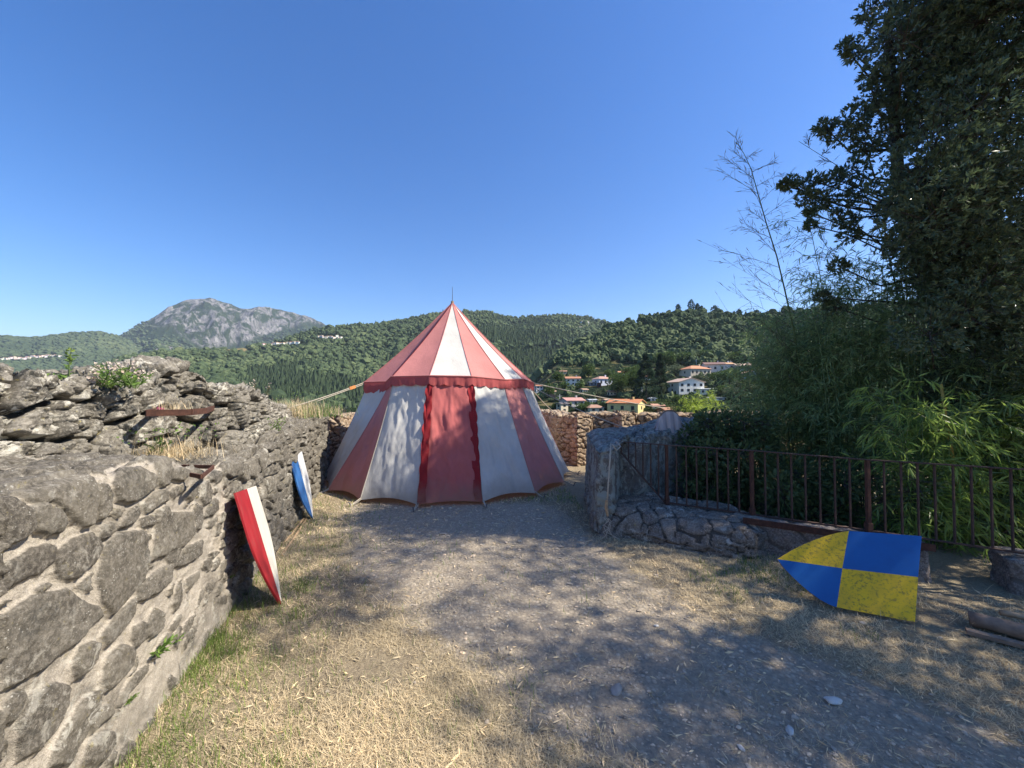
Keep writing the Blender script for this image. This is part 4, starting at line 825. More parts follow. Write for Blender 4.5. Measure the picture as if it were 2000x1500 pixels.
for k in range(16):
    nu, nv = 15, 34; u = np.linspace(0, 1, nu)[None]; v = np.linspace(0, 1, nv)[:, None]
    a, b = corner_roof(k), corner_roof(k + 1); E_ = a + (b - a) * u[..., None]; ap = APEX + 0 * E_
    Pn = ap + (E_ - ap) * v[..., None]; w = np.sin(np.pi * u) * np.sin(np.pi * v * .5)
    Pn[..., 2] -= .03 * w * v + .05 * np.sin(np.pi * v) * (1 + 0 * u)
    nrm = (dirs[k] + dirs[(k + 1) % 16]) / 2; wr = .012 * fbm((Pn * np.array([5, 5, 1.2])).reshape(-1, 3) + k, 3, 12).reshape(w.shape) * np.sin(np.pi * u) ** .5
    Pn[..., 0] += nrm[0] * wr; Pn[..., 1] += nrm[1] * wr
    red = (k % 2 == 1)
    mesh('roof_panel', Pn.reshape(-1, 3), grid_faces(nv, nu), M['red_canvas'] if red else M['white_canvas'], tent, smooth_=True)
    if k in (5, 6, 7, 8, 9, 10, 11, 12):          # seam along the rib
        m = MB(); m.tube([APEX + (a - APEX) * t + np.array([0, 0, .006 - .05 * math.sin(math.pi * t)]) for t in np.linspace(0.01, 1, 10)], .007, 5); m.build('rib_seam', M['maroon' if k in (6, 7) else 'red_canvas'], tent)
# valance, scalloped
vt = []; vb = []; NV = 26
for k in range(16):
    a, b = corner_roof(k), corner_roof(k + 1)
    for i in range(NV):
        t = i / NV; p = a + (b - a) * t; s_ = abs(math.sin(math.pi * t * 3.0)); dn = .115 + .035 * s_ ** .6
        out = dirs[k] * (1 - t) + dirs[(k + 1) % 16] * t; wv = .012 * math.sin(t * 19 + k) + .008 * math.sin(t * 47 + 2 * k)
        vt.append(p + np.r_[out * .012, .004]); vb.append((p + np.r_[out * (.02 + wv), -dn - (.05 if k in (5,) else 0)]))
vt, vb = np.array(vt), np.array(vb); rows = [vt + (vb - vt) * t + (np.r_[0, 0, 0]) for t in (0, .3, .6, .85, 1)]
mesh('valance', np.concatenate(rows), grid_faces(5, len(vt), wrap=True)[:, ::-1], M['valance_canvas'], tent, smooth_=True)
m = MB(); m.tube([v + np.r_[0, 0, .004] for v in vt] + [vt[0] + np.r_[0, 0, .004]], .011, 5); m.build('eave_hem', M['red_canvas'], tent)
# walls
for k in range(16):
    nu, nv = 41, 60; u = np.linspace(0, 1, nu)[None]; v = np.linspace(0, 1, nv)
    a, b = wall_col(k, v)[:, None], wall_col(k + 1, v)[:, None]; Pn = a + (b - a) * u[..., None]
    s_ = np.sin(np.pi * u) * v[:, None] ** 3
    nrm = np.r_[(dirs[k] + dirs[(k + 1) % 16]) / 2, .35]
    Pn[..., 2] += (.045 if k != 8 else .01) * s_; Pn[..., :2] -= nrm[:2] * (.06 * s_)[..., None]
    uu = np.repeat(u, nv, 0); vv = np.repeat(v[:, None], nu, 1)
    w1 = fbm(np.stack([uu * 3.2 + vv * .8 + k * 7, vv * 1.5 - uu * .9, uu * 0], -1).reshape(-1, 3), 4, 15).reshape(uu.shape)
    w2 = 1 - 2 * np.abs(fbm(np.stack([uu * 4 - vv * 2.2 + k * 3, vv * 3.4 + uu * 1.6, uu * 0], -1).reshape(-1, 3), 4, 25)).reshape(uu.shape)
    amp = np.sin(np.pi * uu) ** .6 * (.25 + .75 * np.sin(np.pi * np.clip(vv, 0, 1)) ** .5); Pn += nrm * ((.042 * w1 + .034 * w2 * (1.4 if k == 8 else 1)) * amp)[..., None]
    red = (k % 2 == 0)
    mat = M['door_canvas'] if k == 8 else (M['red_canvas'] if red else M['white_canvas'])
    o = mesh('door_flap' if k == 8 else 'wall_panel', Pn.reshape(-1, 3), grid_faces(nv, nu), mat, tent, smooth_=True)
    if k == 8: o['label'] = 'closed door panel in wrinkled coral red canvas'
    # faint vertical seam in the middle of the panel and corner piping
    if k in (6, 7, 8, 9, 10, 11):
        c = wall_col(k, v); m = MB(); m.tube([p + np.r_[dirs[k] * .006, 0] for p in c[::6]] + [c[-1]], .006, 5); m.build('corner_piping', M['rope' if not red else 'red_canvas'], tent)
def ruffle(k, side):                              # loose bright red edge with a wavy border beside the door
    n = 70; v = np.linspace(.0, .985, n); c = wall_col(k, v); t = np.r_[-dirs[8][1], dirs[8][0], 0] * side; nrm = np.r_[dirs[8], .3]; rows = []
    for j, f in enumerate(np.linspace(0, 1, 7)):
        wd = (.042 + .009 * np.abs(np.sin(v * 27 + side)) + .07 * v) * f; rows.append(c + t * wd[:, None] + nrm * (.03 + .014 * f * np.sin(v * 33 + j * .5) + .008 * np.sin(v * 61 + 1) * f)[:, None])
    o = mesh('door_ruffle', np.stack(rows, 1).reshape(-1, 3), grid_faces(n, 7), M['ruffle'], tent, smooth_=True)
    rows = []
    for j, f in enumerate(np.linspace(0, 1, 4)):
        wd = -(.035 + .02 * np.abs(np.sin(v * 30 + 1))) * f * np.clip(1.5 - 1.6 * v, 0, 1); rows.append(c + t * wd[:, None] + nrm * (.025 + .02 * f * np.sin(v * 40 + j))[:, None])
    mesh('door_ruffle', np.stack(rows, 1).reshape(-1, 3), grid_faces(n, 4), M['ruffle'], tent, smooth_=True)
ruffle(8, 1); ruffle(9, -1)
m = MB(); m.tube([(0, 0, .0), (0, 0, 3.45)], .03, 8); m.build('centre_pole', M['wood'], tent)
m = MB(); m.tube([(0, 0, 3.4), (0, 0, 3.74)], [.008, .004], 6); m.build('finial_rod', M['metal'], tent)
for k in range(16):
    d = dirs[k]; hem = wall_col(k, np.array([1.]))[0]; g = np.r_[d * 2.5, .02]
    m = MB(); m.tube([hem + np.r_[d * -.02, .03], (hem + g) / 2 + np.r_[0, 0, .01], g], .008, 5)
    m.tube([hem + np.r_[d * -.02, .02] + np.r_[-d[1], d[0], 0] * .02, (hem + g) / 2 + np.r_[-d[1], d[0], 0] * .015, g], .006, 5); m.build('hem_rope', M['rope'], tent)
    m = MB(); m.tube([np.r_[d * 2.46, -.08], np.r_[d * 2.52, .07], np.r_[d * 2.545, .075]], [.008, .008, .008], 6); m.build('peg', M['metal'], tent)
TO = np.r_[TC, 0]
def rope_obj(name, pts, rad, sag=0, parent=None, mat='rope', n=14):
    a, b = np.array(pts[0]), np.array(pts[-1])
    if len(pts) == 2: pts = [a + (b - a) * t - np.array([0, 0, sag * 4 * t * (1 - t)]) for t in np.linspace(0, 1, n)]
    m = MB(); m.tube(pts, rad, 6); return m.build(name, M[mat], parent, smooth_=True)
e70 = [k for k in range(16) if round(deg[k]) == -70][0]; e87 = [k for k in range(16) if round(deg[k]) == 87][0]
pL = corner_roof(e70); aL = at(546, 802, 5.7) - TO
g1 = rope_obj('guy_rope', (pL, aL), .008, .02, tent); rope_obj('guy_rope', (pL + (0, 0, -.03), pL + (aL - pL) * .62 + (0, 0, -.05)), .007, .0, tent)
mid = pL + (aL - pL) * .17; dd = (aL - pL) / np.linalg.norm(aL - pL); m = MB(); m.bar(mid - dd * .06 - (0, 0, .02), mid + dd * .07 - (0, 0, .02), .025, .05); m.build('slider', M['orange'], g1)
pR = corner_roof(e87); aR = at(1298, 797, 9.1) - TO; rope_obj('guy_rope', (pR, aR), .010, .03, tent)
aR2 = at(1265, 850, 5.7) - TO; p2 = pR + np.array([.02, -.25, -.1]); g3 = rope_obj('guy_rope', (p2, aR2), .008, .06, tent)
k_ = p2 + (aR2 - p2) * .2; m = MB(); m.bar(k_ - (.05, 0, -.02), k_ + (.05, 0, -.02), .02, .04); m.build('slider', M['greywood'], g3)
rope_obj('guy_rope', (pR + (0, .1, -.15), at(1083, 806, 9.0) - TO), .008, .02, tent)

# ------------------------------------------------------------------ shields
def shield_mat(name, split, ca, cb, org, rx, ry, quarter=None, wear=.0, grain=(1, 1, 1)):
    n = N(name, .55, .35); sp = n.new('ShaderNodeSeparateXYZ'); n.link(n.co, sp.inputs[0])
    x = n.math('GREATER_THAN', sp.outputs[0], split)
    if quarter is not None:
        y = n.math('GREATER_THAN', sp.outputs[1], quarter); x = n.math('ABSOLUTE', n.math('SUBTRACT', x, y))
    ca_ = n.mix(n.ramp(n.noise(6, 6, .7, vec=n.scale(*grain)), [(.35, 0), (.7, .8)]), ca, tuple(c * .5 for c in ca)); cb_ = n.mix(n.ramp(n.noise(5, 6, .7, vec=n.scale(*grain)), [(.4, 0), (.75, .75)]), cb, tuple(c * .68 for c in cb))
    if wear:
        d = n.math('MULTIPLY', n.ramp(n.noise(34, 6, .75, vec=n.scale(1, .45, 1)), [(.5, 0), (.62, 1)]), n.ramp(n.noise(5, 3), [(.3, .35), (.6, 1)]))
        cb_ = n.mix(n.math('MULTIPLY', d, wear), cb_, (.14, .1, .04))
    col = n.mix(x, ca_, cb_)
    col = n.mix(n.math('MULTIPLY', n.ramp(n.noise(40, 6, .8, vec=n.scale(1, .12, 1)), [(.56, 0), (.64, 1)]), .45), col, (.2, .14, .1))
    return n.done(col, n.bump(n.noise(90, 4, .6), .25, .002))
def shield(name, frame, W, L, A_, mat, label, prof=1.75, th=.016, strap=True):
    """frame: 4x4 with x across the shield, -y towards its point, z out of the face; origin at the centre of the flat end"""
    e = empty(name, (0, 0, 0), label, 'shield', 'painted wooden shields'); e.matrix_world = frame
    ts = np.r_[0, np.linspace(A_, 1, 26)]; hw = np.where(ts < A_, 1., 1 - np.clip((ts - A_) / (1 - A_), 0, 1) ** prof) * W / 2
    out = [(h, -t * L) for t, h in zip(ts, hw)] + [(-h, -t * L) for t, h in list(zip(ts, hw))[::-1][1:]]; out = np.array(out); n = len(out)
    ins = out * .992; V = np.concatenate([np.c_[ins, np.full(n, th)], np.c_[out, np.full(n, th - .003)], np.c_[out, np.zeros(n)]])
    V = np.concatenate([V, [[0, -L * .5, th], [0, -L * .5, 0]]]); m = MB(); i = range(n)
    m.add(V, [(3 * n, (k + 1) % n, k) for k in i] + [(k, (k + 1) % n, n + (k + 1) % n, n + k) for k in i] + [(n + k, n + (k + 1) % n, 2 * n + (k + 1) % n, 2 * n + k) for k in i] + [(3 * n + 1, 2 * n + k, 2 * n + (k + 1) % n) for k in i])
    o = m.build('board', mat, e)
    m = MB(); m.box(-W * .4, W * .4, -L * .22, -L * .16, -.02, -.002); m.build('batten', M['greywood'], e); m = MB(); m.box(-W * .3, W * .3, -L * .55, -L * .49, -.02, -.002); m.build('batten', M['greywood'], e)
    return e
def frame_from(o, x, y):
    x = Vector(x).normalized(); y = (Vector(y) - x * x.dot(Vector(y))).normalized(); z = x.cross(y); mt = Matrix((x, y, z)).transposed().to_4x4(); mt.translation = Vector(o); return mt
# red and white: flat end up on the wall, point on the grass
tl, tr, tip = np.array([-1.965, 2.686, .904]), np.array([-2.171, 3.212, .827]), np.array([-1.76, 2.942, 0.02])
tl[0] += .03; tr[0] += .03
o0 = (tl + tr) / 2
shield('heraldic_shield', frame_from(o0, tr - tl, o0 - tip), .565, .915, .35, shield_mat('red_white_paint', 0.0, (.36, .018, .024), (.66, .62, .52), o0, 0, 0, grain=(1, .3, 1)), 'tall shield painted half red and half white leaning on the near wall')
# blue and white
z0_ = 4.55; tl2 = at(567, 905, 4.5); tr2 = at(587, 882, 4.95); tip2 = onz(609, 1013, .02); o1 = (tl2 + tr2) / 2
wd_ = np.linalg.norm(tl2 - tr2); ln_ = np.linalg.norm(o1 - tip2)
shield('heraldic_shield', frame_from(o1, tr2 - tl2, o1 - tip2), wd_, ln_, .4, shield_mat('blue_white_paint', 0.0, (.04, .16, .42), (.66, .66, .64), o1, 0, 0, grain=(1, .3, 1)), 'shield painted half blue and half white leaning on the wall nearer the tent')
# blue and yellow quarters, lying on its side against the kerb
def on_plane(px, py, P0, nn): d = ray(px, py); c = np.array([0, 0, CAM_H]); t = np.dot(P0 - c, nn) / np.dot(d, nn); return c + d * t
P0 = np.array([2.82, 2.69, .012]); eh = np.array([-.93, .36, 0]); eh /= np.linalg.norm(eh); nb_ = np.array([.36, .93, 0]); nb_ /= np.linalg.norm(nb_); up_ = np.array([0, 0, math.cos(R(24))]) + nb_ * math.sin(R(24)); nn_ = np.cross(eh, up_); nn_ /= np.linalg.norm(nn_)
if nn_[1] > 0: nn_ = -nn_
pl = lambda px, py: on_plane(px, py, P0, nn_)
edge_t = [(1658, 1037), (1638, 1040), (1615, 1046), (1592, 1054), (1570, 1063), (1548, 1074), (1531, 1084), (1518, 1092)]; edge_b = [(1529, 1107), (1545, 1124), (1563, 1141), (1583, 1158), (1603, 1172), (1620, 1181), (1634, 1186)]
quads = {'y1': edge_t + [(1645, 1110)], 'b1': [(1518, 1092)] + edge_b[:] + [(1645, 1110)], 'b2': [(1658, 1037), (1645, 1110), (1793, 1127), (1800, 1047)], 'y2': [(1645, 1110), (1634, 1186), (1787, 1215), (1793, 1127)]}
sh = empty('heraldic_shield', tuple(P0), 'blue and yellow quartered shield lying on its side against the kerb at right', 'shield', 'painted wooden shields')
nyel = N('yellow_paint', .6, .3); dn = nyel.math('MULTIPLY', nyel.ramp(nyel.noise(42, 6, .75, vec=nyel.scale(1, 1, 1.2)), [(.5, 0), (.6, 1)]), nyel.ramp(nyel.noise(6, 3), [(.3, .4), (.6, .9)])); YP = nyel.done(nyel.mix(dn, nyel.mix(nyel.ramp(nyel.noise(8, 5), [(.4, 0), (.7, 1)]), (.86, .54, .02), (.72, .44, .03)), (.24, .16, .04)))
nbl = N('blue_paint', .5, .35); BP = nbl.done(nbl.mix(nbl.ramp(nbl.noise(9, 6, .7), [(.45, 0), (.75, .6)]), (.006, .11, .36), (.01, .085, .27)), nbl.bump(nbl.noise(60, 4), .2, .002))
outl = edge_t + edge_b + [(1787, 1215), (1793, 1127), (1800, 1047)]
m = MB()
for key, q in quads.items():
    V = [pl(*p) - P0 + nn_ * .002 for p in q]; m.cur = 0 if key[0] == 'y' else 1; n_ = len(V)
    if key == 'b1': V = V[::-1]
    m.add(V, [tuple(range(n_))])
m.build('painted_face', [YP, BP], sh)
Vo = np.array([pl(*p) - P0 for p in outl]); n_ = len(Vo); bk = Vo - nn_ * .018; m = MB(); m.add(np.concatenate([Vo, bk]), [tuple(range(n_))[::-1], tuple(range(n_, 2 * n_))] + [(k, (k + 1) % n_, n_ + (k + 1) % n_, n_ + k) for k in range(n_)]); m.build('board', M['greywood'], sh)
m = MB(); a = pl(1700, 1080) - P0 - nn_ * .03; b = pl(1760, 1200) - P0 - nn_ * .03; m.bar(a, b, .05, .02); m.build('batten', M['greywood'], sh)

# ------------------------------------------------------------------ sticks, boards, brackets, ropes
def pole(name, a, b, r, mat, label, cat, n=8, flat_=None, group=None):
    a, b = np.array(a, float), np.array(b, float); m = MB()
    if flat_: m.bar((0, 0, 0), b - a, flat_[0], flat_[1])
    else: m.tube([(b - a) * t + np.array([0, 0, .003 * math.sin(9 * t)]) for t in np.linspace(0, 1, 7)], [r * (1 + .08 * math.sin(5 * t)) for t in range(7)], n)
    o = m.build(name, M[mat], None, smooth_=not flat_); o.location = a; return tag(o, label, cat, group)
pole('wooden_pole', onz(537, 1083, .03), onz(594, 1012, .05), .013, 'wood', 'left of two thin wooden poles lying by the blue and white shield', 'pole', group='wooden poles by the wall')
pole('wooden_pole', onz(549, 1087, .03), onz(598, 1014, .04), .013, 'wood', 'right of two thin wooden poles lying by the blue and white shield', 'pole', group='wooden poles by the wall')
pole('old_timber', onz(1893, 1208, .05), onz(2110, 1262, .06), .05, 'greywood', 'thick round weathered timber on the grass at the right edge', 'timber', 10, group='old timbers')
pole('old_timber', onz(1953, 1196, .1), onz(2120, 1232, .1), .02, 'wood', 'thin pale stick resting behind the thick timber at the right edge', 'timber', 8, group='old timbers')
pole('old_timber', onz(1887, 1232, .02), onz(2120, 1292, .02), 0, 'greywood', 'flat narrow plank lying in front of the thick timber', 'timber', flat_=(.05, .025), group='old timbers')
def bracket(pts, z, label, w=.012, h=.04, col='rust'):
    P = [onz(px, py, z) for px, py in pts]; m = MB()
    for a, b in zip(P[:-1], P[1:]): m.bar(a - P[0], b - P[0], w, h)
    o = m.build('iron_bracket', M[col]); o.location = P[0]; return tag(o, label, 'bracket', 'rusty iron brackets on the wall')
bracket([(430, 792), (403, 802), (374, 805), (286, 807), (330, 796)], 1.475, 'upper rusty iron bracket jutting from the rubble parapet')
bracket([(355, 911), (417, 912), (394, 931), (372, 927)], 1.14, 'lower rusty iron bracket lying on the wall ledge', .01, .022)
r0 = at(1193, 866, 4.35); pts = [r0, at(1191, 905, 4.33), at(1188, 945, 4.3), at(1186, 980, 4.28)]
hr = empty('hanging_rope', tuple(r0), 'pale rope with a wooden toggle hanging down the corner of the ruined wall', 'rope')
rope_obj('rope', [p - r0 for p in pts], .009, 0, hr); rope_obj('rope', [p - r0 for p in (at(1196, 868, 4.33), at(1204, 880, 4.36), at(1212, 872, 4.45), at(1203, 862, 4.6))], .008, 0, hr)
m = MB(); m.tube([at(1185, 977, 4.27) - r0, at(1184, 990, 4.27) - r0, at(1187, 1008, 4.27) - r0], [.014, .02, .014], 8); m.build('toggle', M['wood'], hr)
rgk = random.Random(5)
for k in range(4):
    b0 = at(1183, 1012, 4.25) - r0; m = MB(); m.tube([b0 + np.array([rgk.uniform(-.03, .03) + .03 * k * t, -.02 * t, -.22 * t]) + np.array([.03 * math.sin(5 * t + k), 0, 0]) for t in np.linspace(0, 1.0, 7)], .004, 5); m.build('frayed_strand', M['rope'], hr)
# draped rounded thing on the ruined wall
dc = at(1308, 853, 5.75); dz = empty('draped_cloth', tuple(dc), 'rounded stand covered with a pale striped cloth on top of the ruined wall', 'cloth')
nd = N('striped_cloth', .9, .1); sp = nd.new('ShaderNodeSeparateXYZ'); nd.link(nd.co, sp.inputs[0]); wv = nd.math('SINE', nd.math('MULTIPLY', sp.outputs[0], 55.0)); DC = nd.done(nd.mix(nd.ramp(nd.math('ADD', nd.math('MULTIPLY', wv, .5), .5), [(.3, 0), (.7, 1)]), (.68, .55, .5), (.46, .38, .36)), trans=.15)
nu, nv = 61, 22; u = np.linspace(-1, 1, nu)[None]; v = np.linspace(0, 1, nv)[:, None]; Hd, Wd = .39, .255
xx = Wd * u * (.72 + .28 * v ** .5) + 0 * v; arch = Hd * np.sqrt(np.clip(1 - (np.abs(u) * .93) ** 2.6, 0, 1)); zz_ = arch * (1 - v) + (-.02 + .03 * np.abs(u)) * v
yy = -.07 * (v ** .7) - .03 * v * np.sin(u * 13) * (.3 + v)
mesh('cloth', np.stack([xx, yy, zz_ + 0 * xx], -1).reshape(-1, 3), grid_faces(nv, nu), DC, dz, smooth_=True)
mesh('cloth', np.stack([xx, -yy + .004, zz_ + 0 * xx], -1).reshape(-1, 3), grid_faces(nv, nu)[:, ::-1], DC, dz, smooth_=True)
uu_ = np.linspace(-.99, .99, 31); m = MB(); m.tube([(Wd * .7 * t, 0, Hd * math.sqrt(max(0, 1 - (abs(t) * .93) ** 2.6))) for t in uu_], .012, 6); m.build('hoop', M['greywood'], dz)

# ------------------------------------------------------------------ vegetation, ground cover
def vis(n, y0, y1, seed, pad=80):
    rg = np.random.default_rng(seed); y = y0 * (y1 / y0) ** rg.uniform(0, 1, n); px = rg.uniform(-pad, 2000 + pad, n); x = (px - 1000) / F * y; return rg, x, y
def inside(x, y):
    ok = (x > wall_x(y) + .05)
    pb = (y > np.interp(x, [.9, 1.0, 1.3, 1.62, 1.9, 2.3, 2.36, 3.55, 3.98, 5.4], [9, 4.3, 4.24, 4.0, 3.82, 3.9, 3.95, 3.25, 3.1, 2.2])) & (x > .95)
    tent_ = (x - TC[0]) ** 2 + (y - TC[1]) ** 2 < 2.25 ** 2
    return ok & ~pb & ~tent_ & (y < 8.6)
rg, x, y = vis(430000, 1.0, 8.5, 11); k = inside(x, y); x, y = x[k], y[k]; pmx = path_mask(x, y); q = np.stack([x, y, x * 0], 1); cl = fbm(q * 2.6, 4, 301)
pr = np.clip((1 - pmx) ** 1.4 * (.75 + 1.3 * cl), .0, 1) + .07 * (cl > .0) ; k = rg.uniform(size=len(x)) < pr; x, y = x[k], y[k]; n = len(x)
g = blades('dry_grass', np.stack([x, y, gz(x, y)], 1), rg.uniform(.02, .065, n) * (1 + .3 * (y > 4)), .0022 * np.maximum(1, y / 2.2), rg.uniform(R(48), R(87), n), M['straw'], rng=rg, bend=.4, tint=np.clip(rg.uniform(0, .75, n) + .45 * fbm(np.stack([x * 3, y * 3, x * 0], 1), 4, 333), 0, 1))
tag(g, 'trampled dry straw coloured grass on both sides of the path', 'grass', kind='stuff')
rg, x, y = vis(420000, 1.0, 8.5, 12); k = inside(x, y); x, y = x[k], y[k]; pmx = path_mask(x, y); q = np.stack([x, y, x * 0], 1); cl = fbm(q * 1.7, 4, 401, .6) - .35 * smooth(3.2, 2.2, y) * smooth(-1.2, -.6, x)
wl = np.exp(-np.maximum(0, x - wall_x(y) - .2) / .42) * (.35 + .65 * smooth(-.15, .2, fbm(q * 3.1, 3, 402))); rt = smooth(.2, -.5, y - 4.35) * smooth(1.2, .4, np.abs(x - 1.1)) ; fr = np.exp(-np.abs(x - np.interp(y, [2.2, 3.0, 3.8, 4.3], [3.6, 2.7, 2.0, 1.0])) / .35) * (y > 2.2)
clump = smooth(.12, .34, cl); dens = np.clip(clump * .42 * (1 - pmx * .93) * smooth(9, 2, y) + wl * (.5 + clump) * .55 + .4 * clump * fr + .25 * (y > 5.6) * (x > -.2) * (.3 + clump), 0, 1)
k = rg.uniform(size=len(x)) < dens * np.where(x < wall_x(y) + .8, .85, .5); x, y = x[k], y[k]; n = len(x)
g = blades('green_grass', np.stack([x, y, gz(x, y)], 1), rg.uniform(.03, .085, n), .0028 * np.maximum(1, y / 2.4), rg.uniform(R(8), R(50), n), M['green_grass'], rng=rg)
tag(g, 'green grass tufts growing along the wall foot and between the dry grass', 'grass', kind='stuff')
# bare taller stalks
rg, x, y = vis(900, 1.3, 6, 13); k = inside(x, y) & (path_mask(x, y) < .5); x, y = x[k], y[k]; n = len(x)
g = blades('dry_stalks', np.stack([x, y, gz(x, y)], 1), rg.uniform(.07, .16, n), .002 * np.maximum(1, y / 2), rg.uniform(R(10), R(60), n), M['straw'], rng=rg); tag(g, 'taller single dry stalks standing out of the short grass', 'grass', kind='stuff')
# gravel
rg, x, y = vis(60000, 1.05, 7, 14); k = inside(x, y); x, y = x[k], y[k]; k = rg.uniform(size=len(x)) < path_mask(x, y) * .75 + .04; x, y = x[k], y[k]; n = len(x)
V0, F0 = ICO[1]; s = .0028 * np.exp(rg.normal(0, .5, n)) * np.maximum(1, y / 2.6) * 1.3; s = np.minimum(s, .028)
Vp = V0[None] * (1 + .35 * rg.normal(size=(n, 12, 1)) * .5) * s[:, None, None] * np.stack([rg.uniform(.7, 1.5, n), rg.uniform(.7, 1.3, n), rg.uniform(.35, .7, n)], 1)[:, None]
Vp += np.stack([x, y, gz(x, y) + s * .15], 1)[:, None]
tt = np.clip(rg.normal(.45, .2, n) + (rg.uniform(size=n) < .04) * .5, 0, 1)
g = mesh('gravel', Vp.reshape(-1, 3), (F0[None] + (np.arange(n) * 12)[:, None, None]).reshape(-1, 3), M['pebble'], attrs={'tint': np.repeat(tt, 12)}); tag(g, 'grey gravel and small pebbles scattered on the path', 'gravel', kind='stuff')
for k, (px, py, r_, lb) in enumerate([(1627, 1372, .03, 'white angular stone lying below the blue and yellow shield'), (1542, 1428, .022, 'round white stone beside a sun patch on the gravel'), (1448, 1465, .014, 'small round white pebble left of the round white stone'), (1282, 1226, .014, 'tiny white stone left of the shield point'), (1205, 1350, .035, 'flat grey stone half sunk in the gravel')]):
    p = onz(px, py, 0); V0, F0 = ICO[3]; nz = 1 + .3 * vnoise(V0 * 1.6 + k * 9, 3); V = V0 * nz[:, None] * r_ * np.array([1.3, .8, .5]); c, s_ = math.cos(k), math.sin(k); V = V @ np.array([[c, s_, 0], [-s_, c, 0], [0, 0, 1]])
    o = mesh('loose_stone', V, F0, flat('white_stone', (.55, .53, .48), .8) if k < 4 else flat('grey_stone', (.27, .26, .24), .8)); o.location = (p[0], p[1], float(gz(p[:1], p[1:2])[0]) + r_ * .25); tag(o, lb, 'stone', 'loose stones on the path')
for k, (px, py) in enumerate([(1415, 1275), (1010, 1345), (805, 1425), (615, 1365), (900, 1470)]):
    p = onz(px, py, .015); rg = np.random.default_rng(k); g_ = leaves('fallen_leaf', np.zeros((1, 3)), np.array([[math.cos(k), math.sin(k), .1]]), .06, .014, M['straw'], tint=np.array([.9]), rng=rg); g_.location = p
    tag(g_, ['curled pale leaf on the gravel left of the white stone', 'pale leaf at the edge of the sunlit grass', 'long pale leaf on the bright dry grass', 'straw coloured leaf near the wall foot', 'small brown leaf at the bottom of the picture'][k], 'leaf', 'fallen leaves')

rg, x, y = vis(5200, 1.1, 7, 44); k = inside(x, y); x, y = x[k], y[k]; n = len(x); a_ = rg.uniform(0, 6.283, n)
g = leaves('leaf_litter', np.stack([x, y, gz(x, y) + .008], 1), np.stack([np.cos(a_), np.sin(a_), rg.uniform(-.02, .25, n)], 1), rg.uniform(.02, .06, n) * np.maximum(1, y / 3), rg.uniform(.005, .011, n) * np.maximum(1, y / 3), M['straw'], rng=rg, fold=.1)
tag(g, 'fallen dry bamboo leaves littered over gravel and grass', 'leaf litter', kind='stuff')
# wall plants ----------------------------------------------------------------
def tuft(P, h, n, w, mat, name, label, cat='grass tuft', spread=.08, lean=(.1, .6), seed=0, group='plants growing on the wall', flower=None, width=.004):
    rg = np.random.default_rng(seed + 900); e = empty(name, tuple(P), label, cat, group); b = np.stack([rg.normal(0, spread * .4, n), rg.normal(0, spread * .4, n), np.zeros(n) - .02], 1)
    blades('blades', b, rg.uniform(.5, 1, n) * h, width, rg.uniform(lean[0], lean[1], n), M[mat], e, rng=rg)
    if flower:
        m = flower[1]; leaves('seed_heads', np.stack([rg.normal(0, spread * .5, m), rg.normal(0, spread * .5, m), rg.uniform(.55, 1.05, m) * h], 1), sph(rg, m), .02, .012, M[flower[0]], e, rng=rg)
    return e
def leafy(P, h, stems, name, label, mat, fl=None, seed=0, sp=.05, ll=.035, lw_=.008, cat='plant', group='plants growing on the wall', dens=26):
    rg = np.random.default_rng(seed + 700); e = empty(name, tuple(P), label, cat, group); C = []; D = []; FP = []; m = MB()
    for s in range(stems):
        a = rg.uniform(0, 6.283); b = np.array([rg.normal(0, sp * .5), rg.normal(0, sp * .5), -.02]); tip = b + np.array([math.cos(a) * sp, math.sin(a) * sp, h * rg.uniform(.7, 1.05)]); m.tube([b, (b + tip) / 2 + np.array([0, 0, .01]), tip], [.003, .0025, .0015], 4)
        for t in np.linspace(.08, .75 if fl else 1, dens): C.append(b + (tip - b) * t); an = rg.uniform(0, 6.283); D.append([math.cos(an), math.sin(an), rg.uniform(.1, .9)])
        if fl:
            for t in np.linspace(.62, 1, 12): FP.append(b + (tip - b) * t + rg.normal(0, .006, 3))
    m.build('stem', M['culm'], e); leaves('foliage', np.array(C), np.array(D), ll, lw_, M[mat], e, rng=rg)
    if fl: leaves('blossom', np.array(FP), sph(rg, len(FP)), .02, .014, M[fl], e, rng=rg)
    return e
def wtop(px, py, Y): return at(px, py, Y)
leafy(wtop(243, 752, 2.35), .15, 16, 'flowering_plant', 'bright green flowering plant on top of the left wall', 'weed', 'flower', 1, .09, .045, .008)
leafy(wtop(132, 735, 2.15), .18, 2, 'seeding_plant', 'single tall seeding stalk with round head on the wall top at far left', 'weed', 'green_grass', 2, .01, .04, .012, dens=5)
leafy(wtop(112, 735, 2.15), .03, 6, 'small_weed', 'small low weed beside the single tall stalk', 'weed', None, 3, .03, .03, .01, dens=6)
leafy(wtop(200, 750, 2.3), .06, 7, 'dry_weed', 'small dry weed on the wall left of the flowering plant', 'twig', 'flower', 4, .05, .03, .008, dens=8)
leafy(wtop(503, 775, 4.6), .24, 4, 'mullein_stalk', 'pale fluffy seeding stalks on the wall top left of the golden tuft', 'twig', 'flower', 5, .1, .05, .014)
tuft(wtop(572, 812, 6.0), .36, 700, .3, 'straw', 'golden_tuft', 'large golden green grass tuft on the wall left of the tent rope', spread=.55, seed=1, width=.006, flower=('weed', 60))
tuft(wtop(600, 812, 6.2), .30, 420, .3, 'weed', 'green_tuft', 'green part grass tuft on the wall beside the golden tuft', spread=.6, seed=12, width=.006)
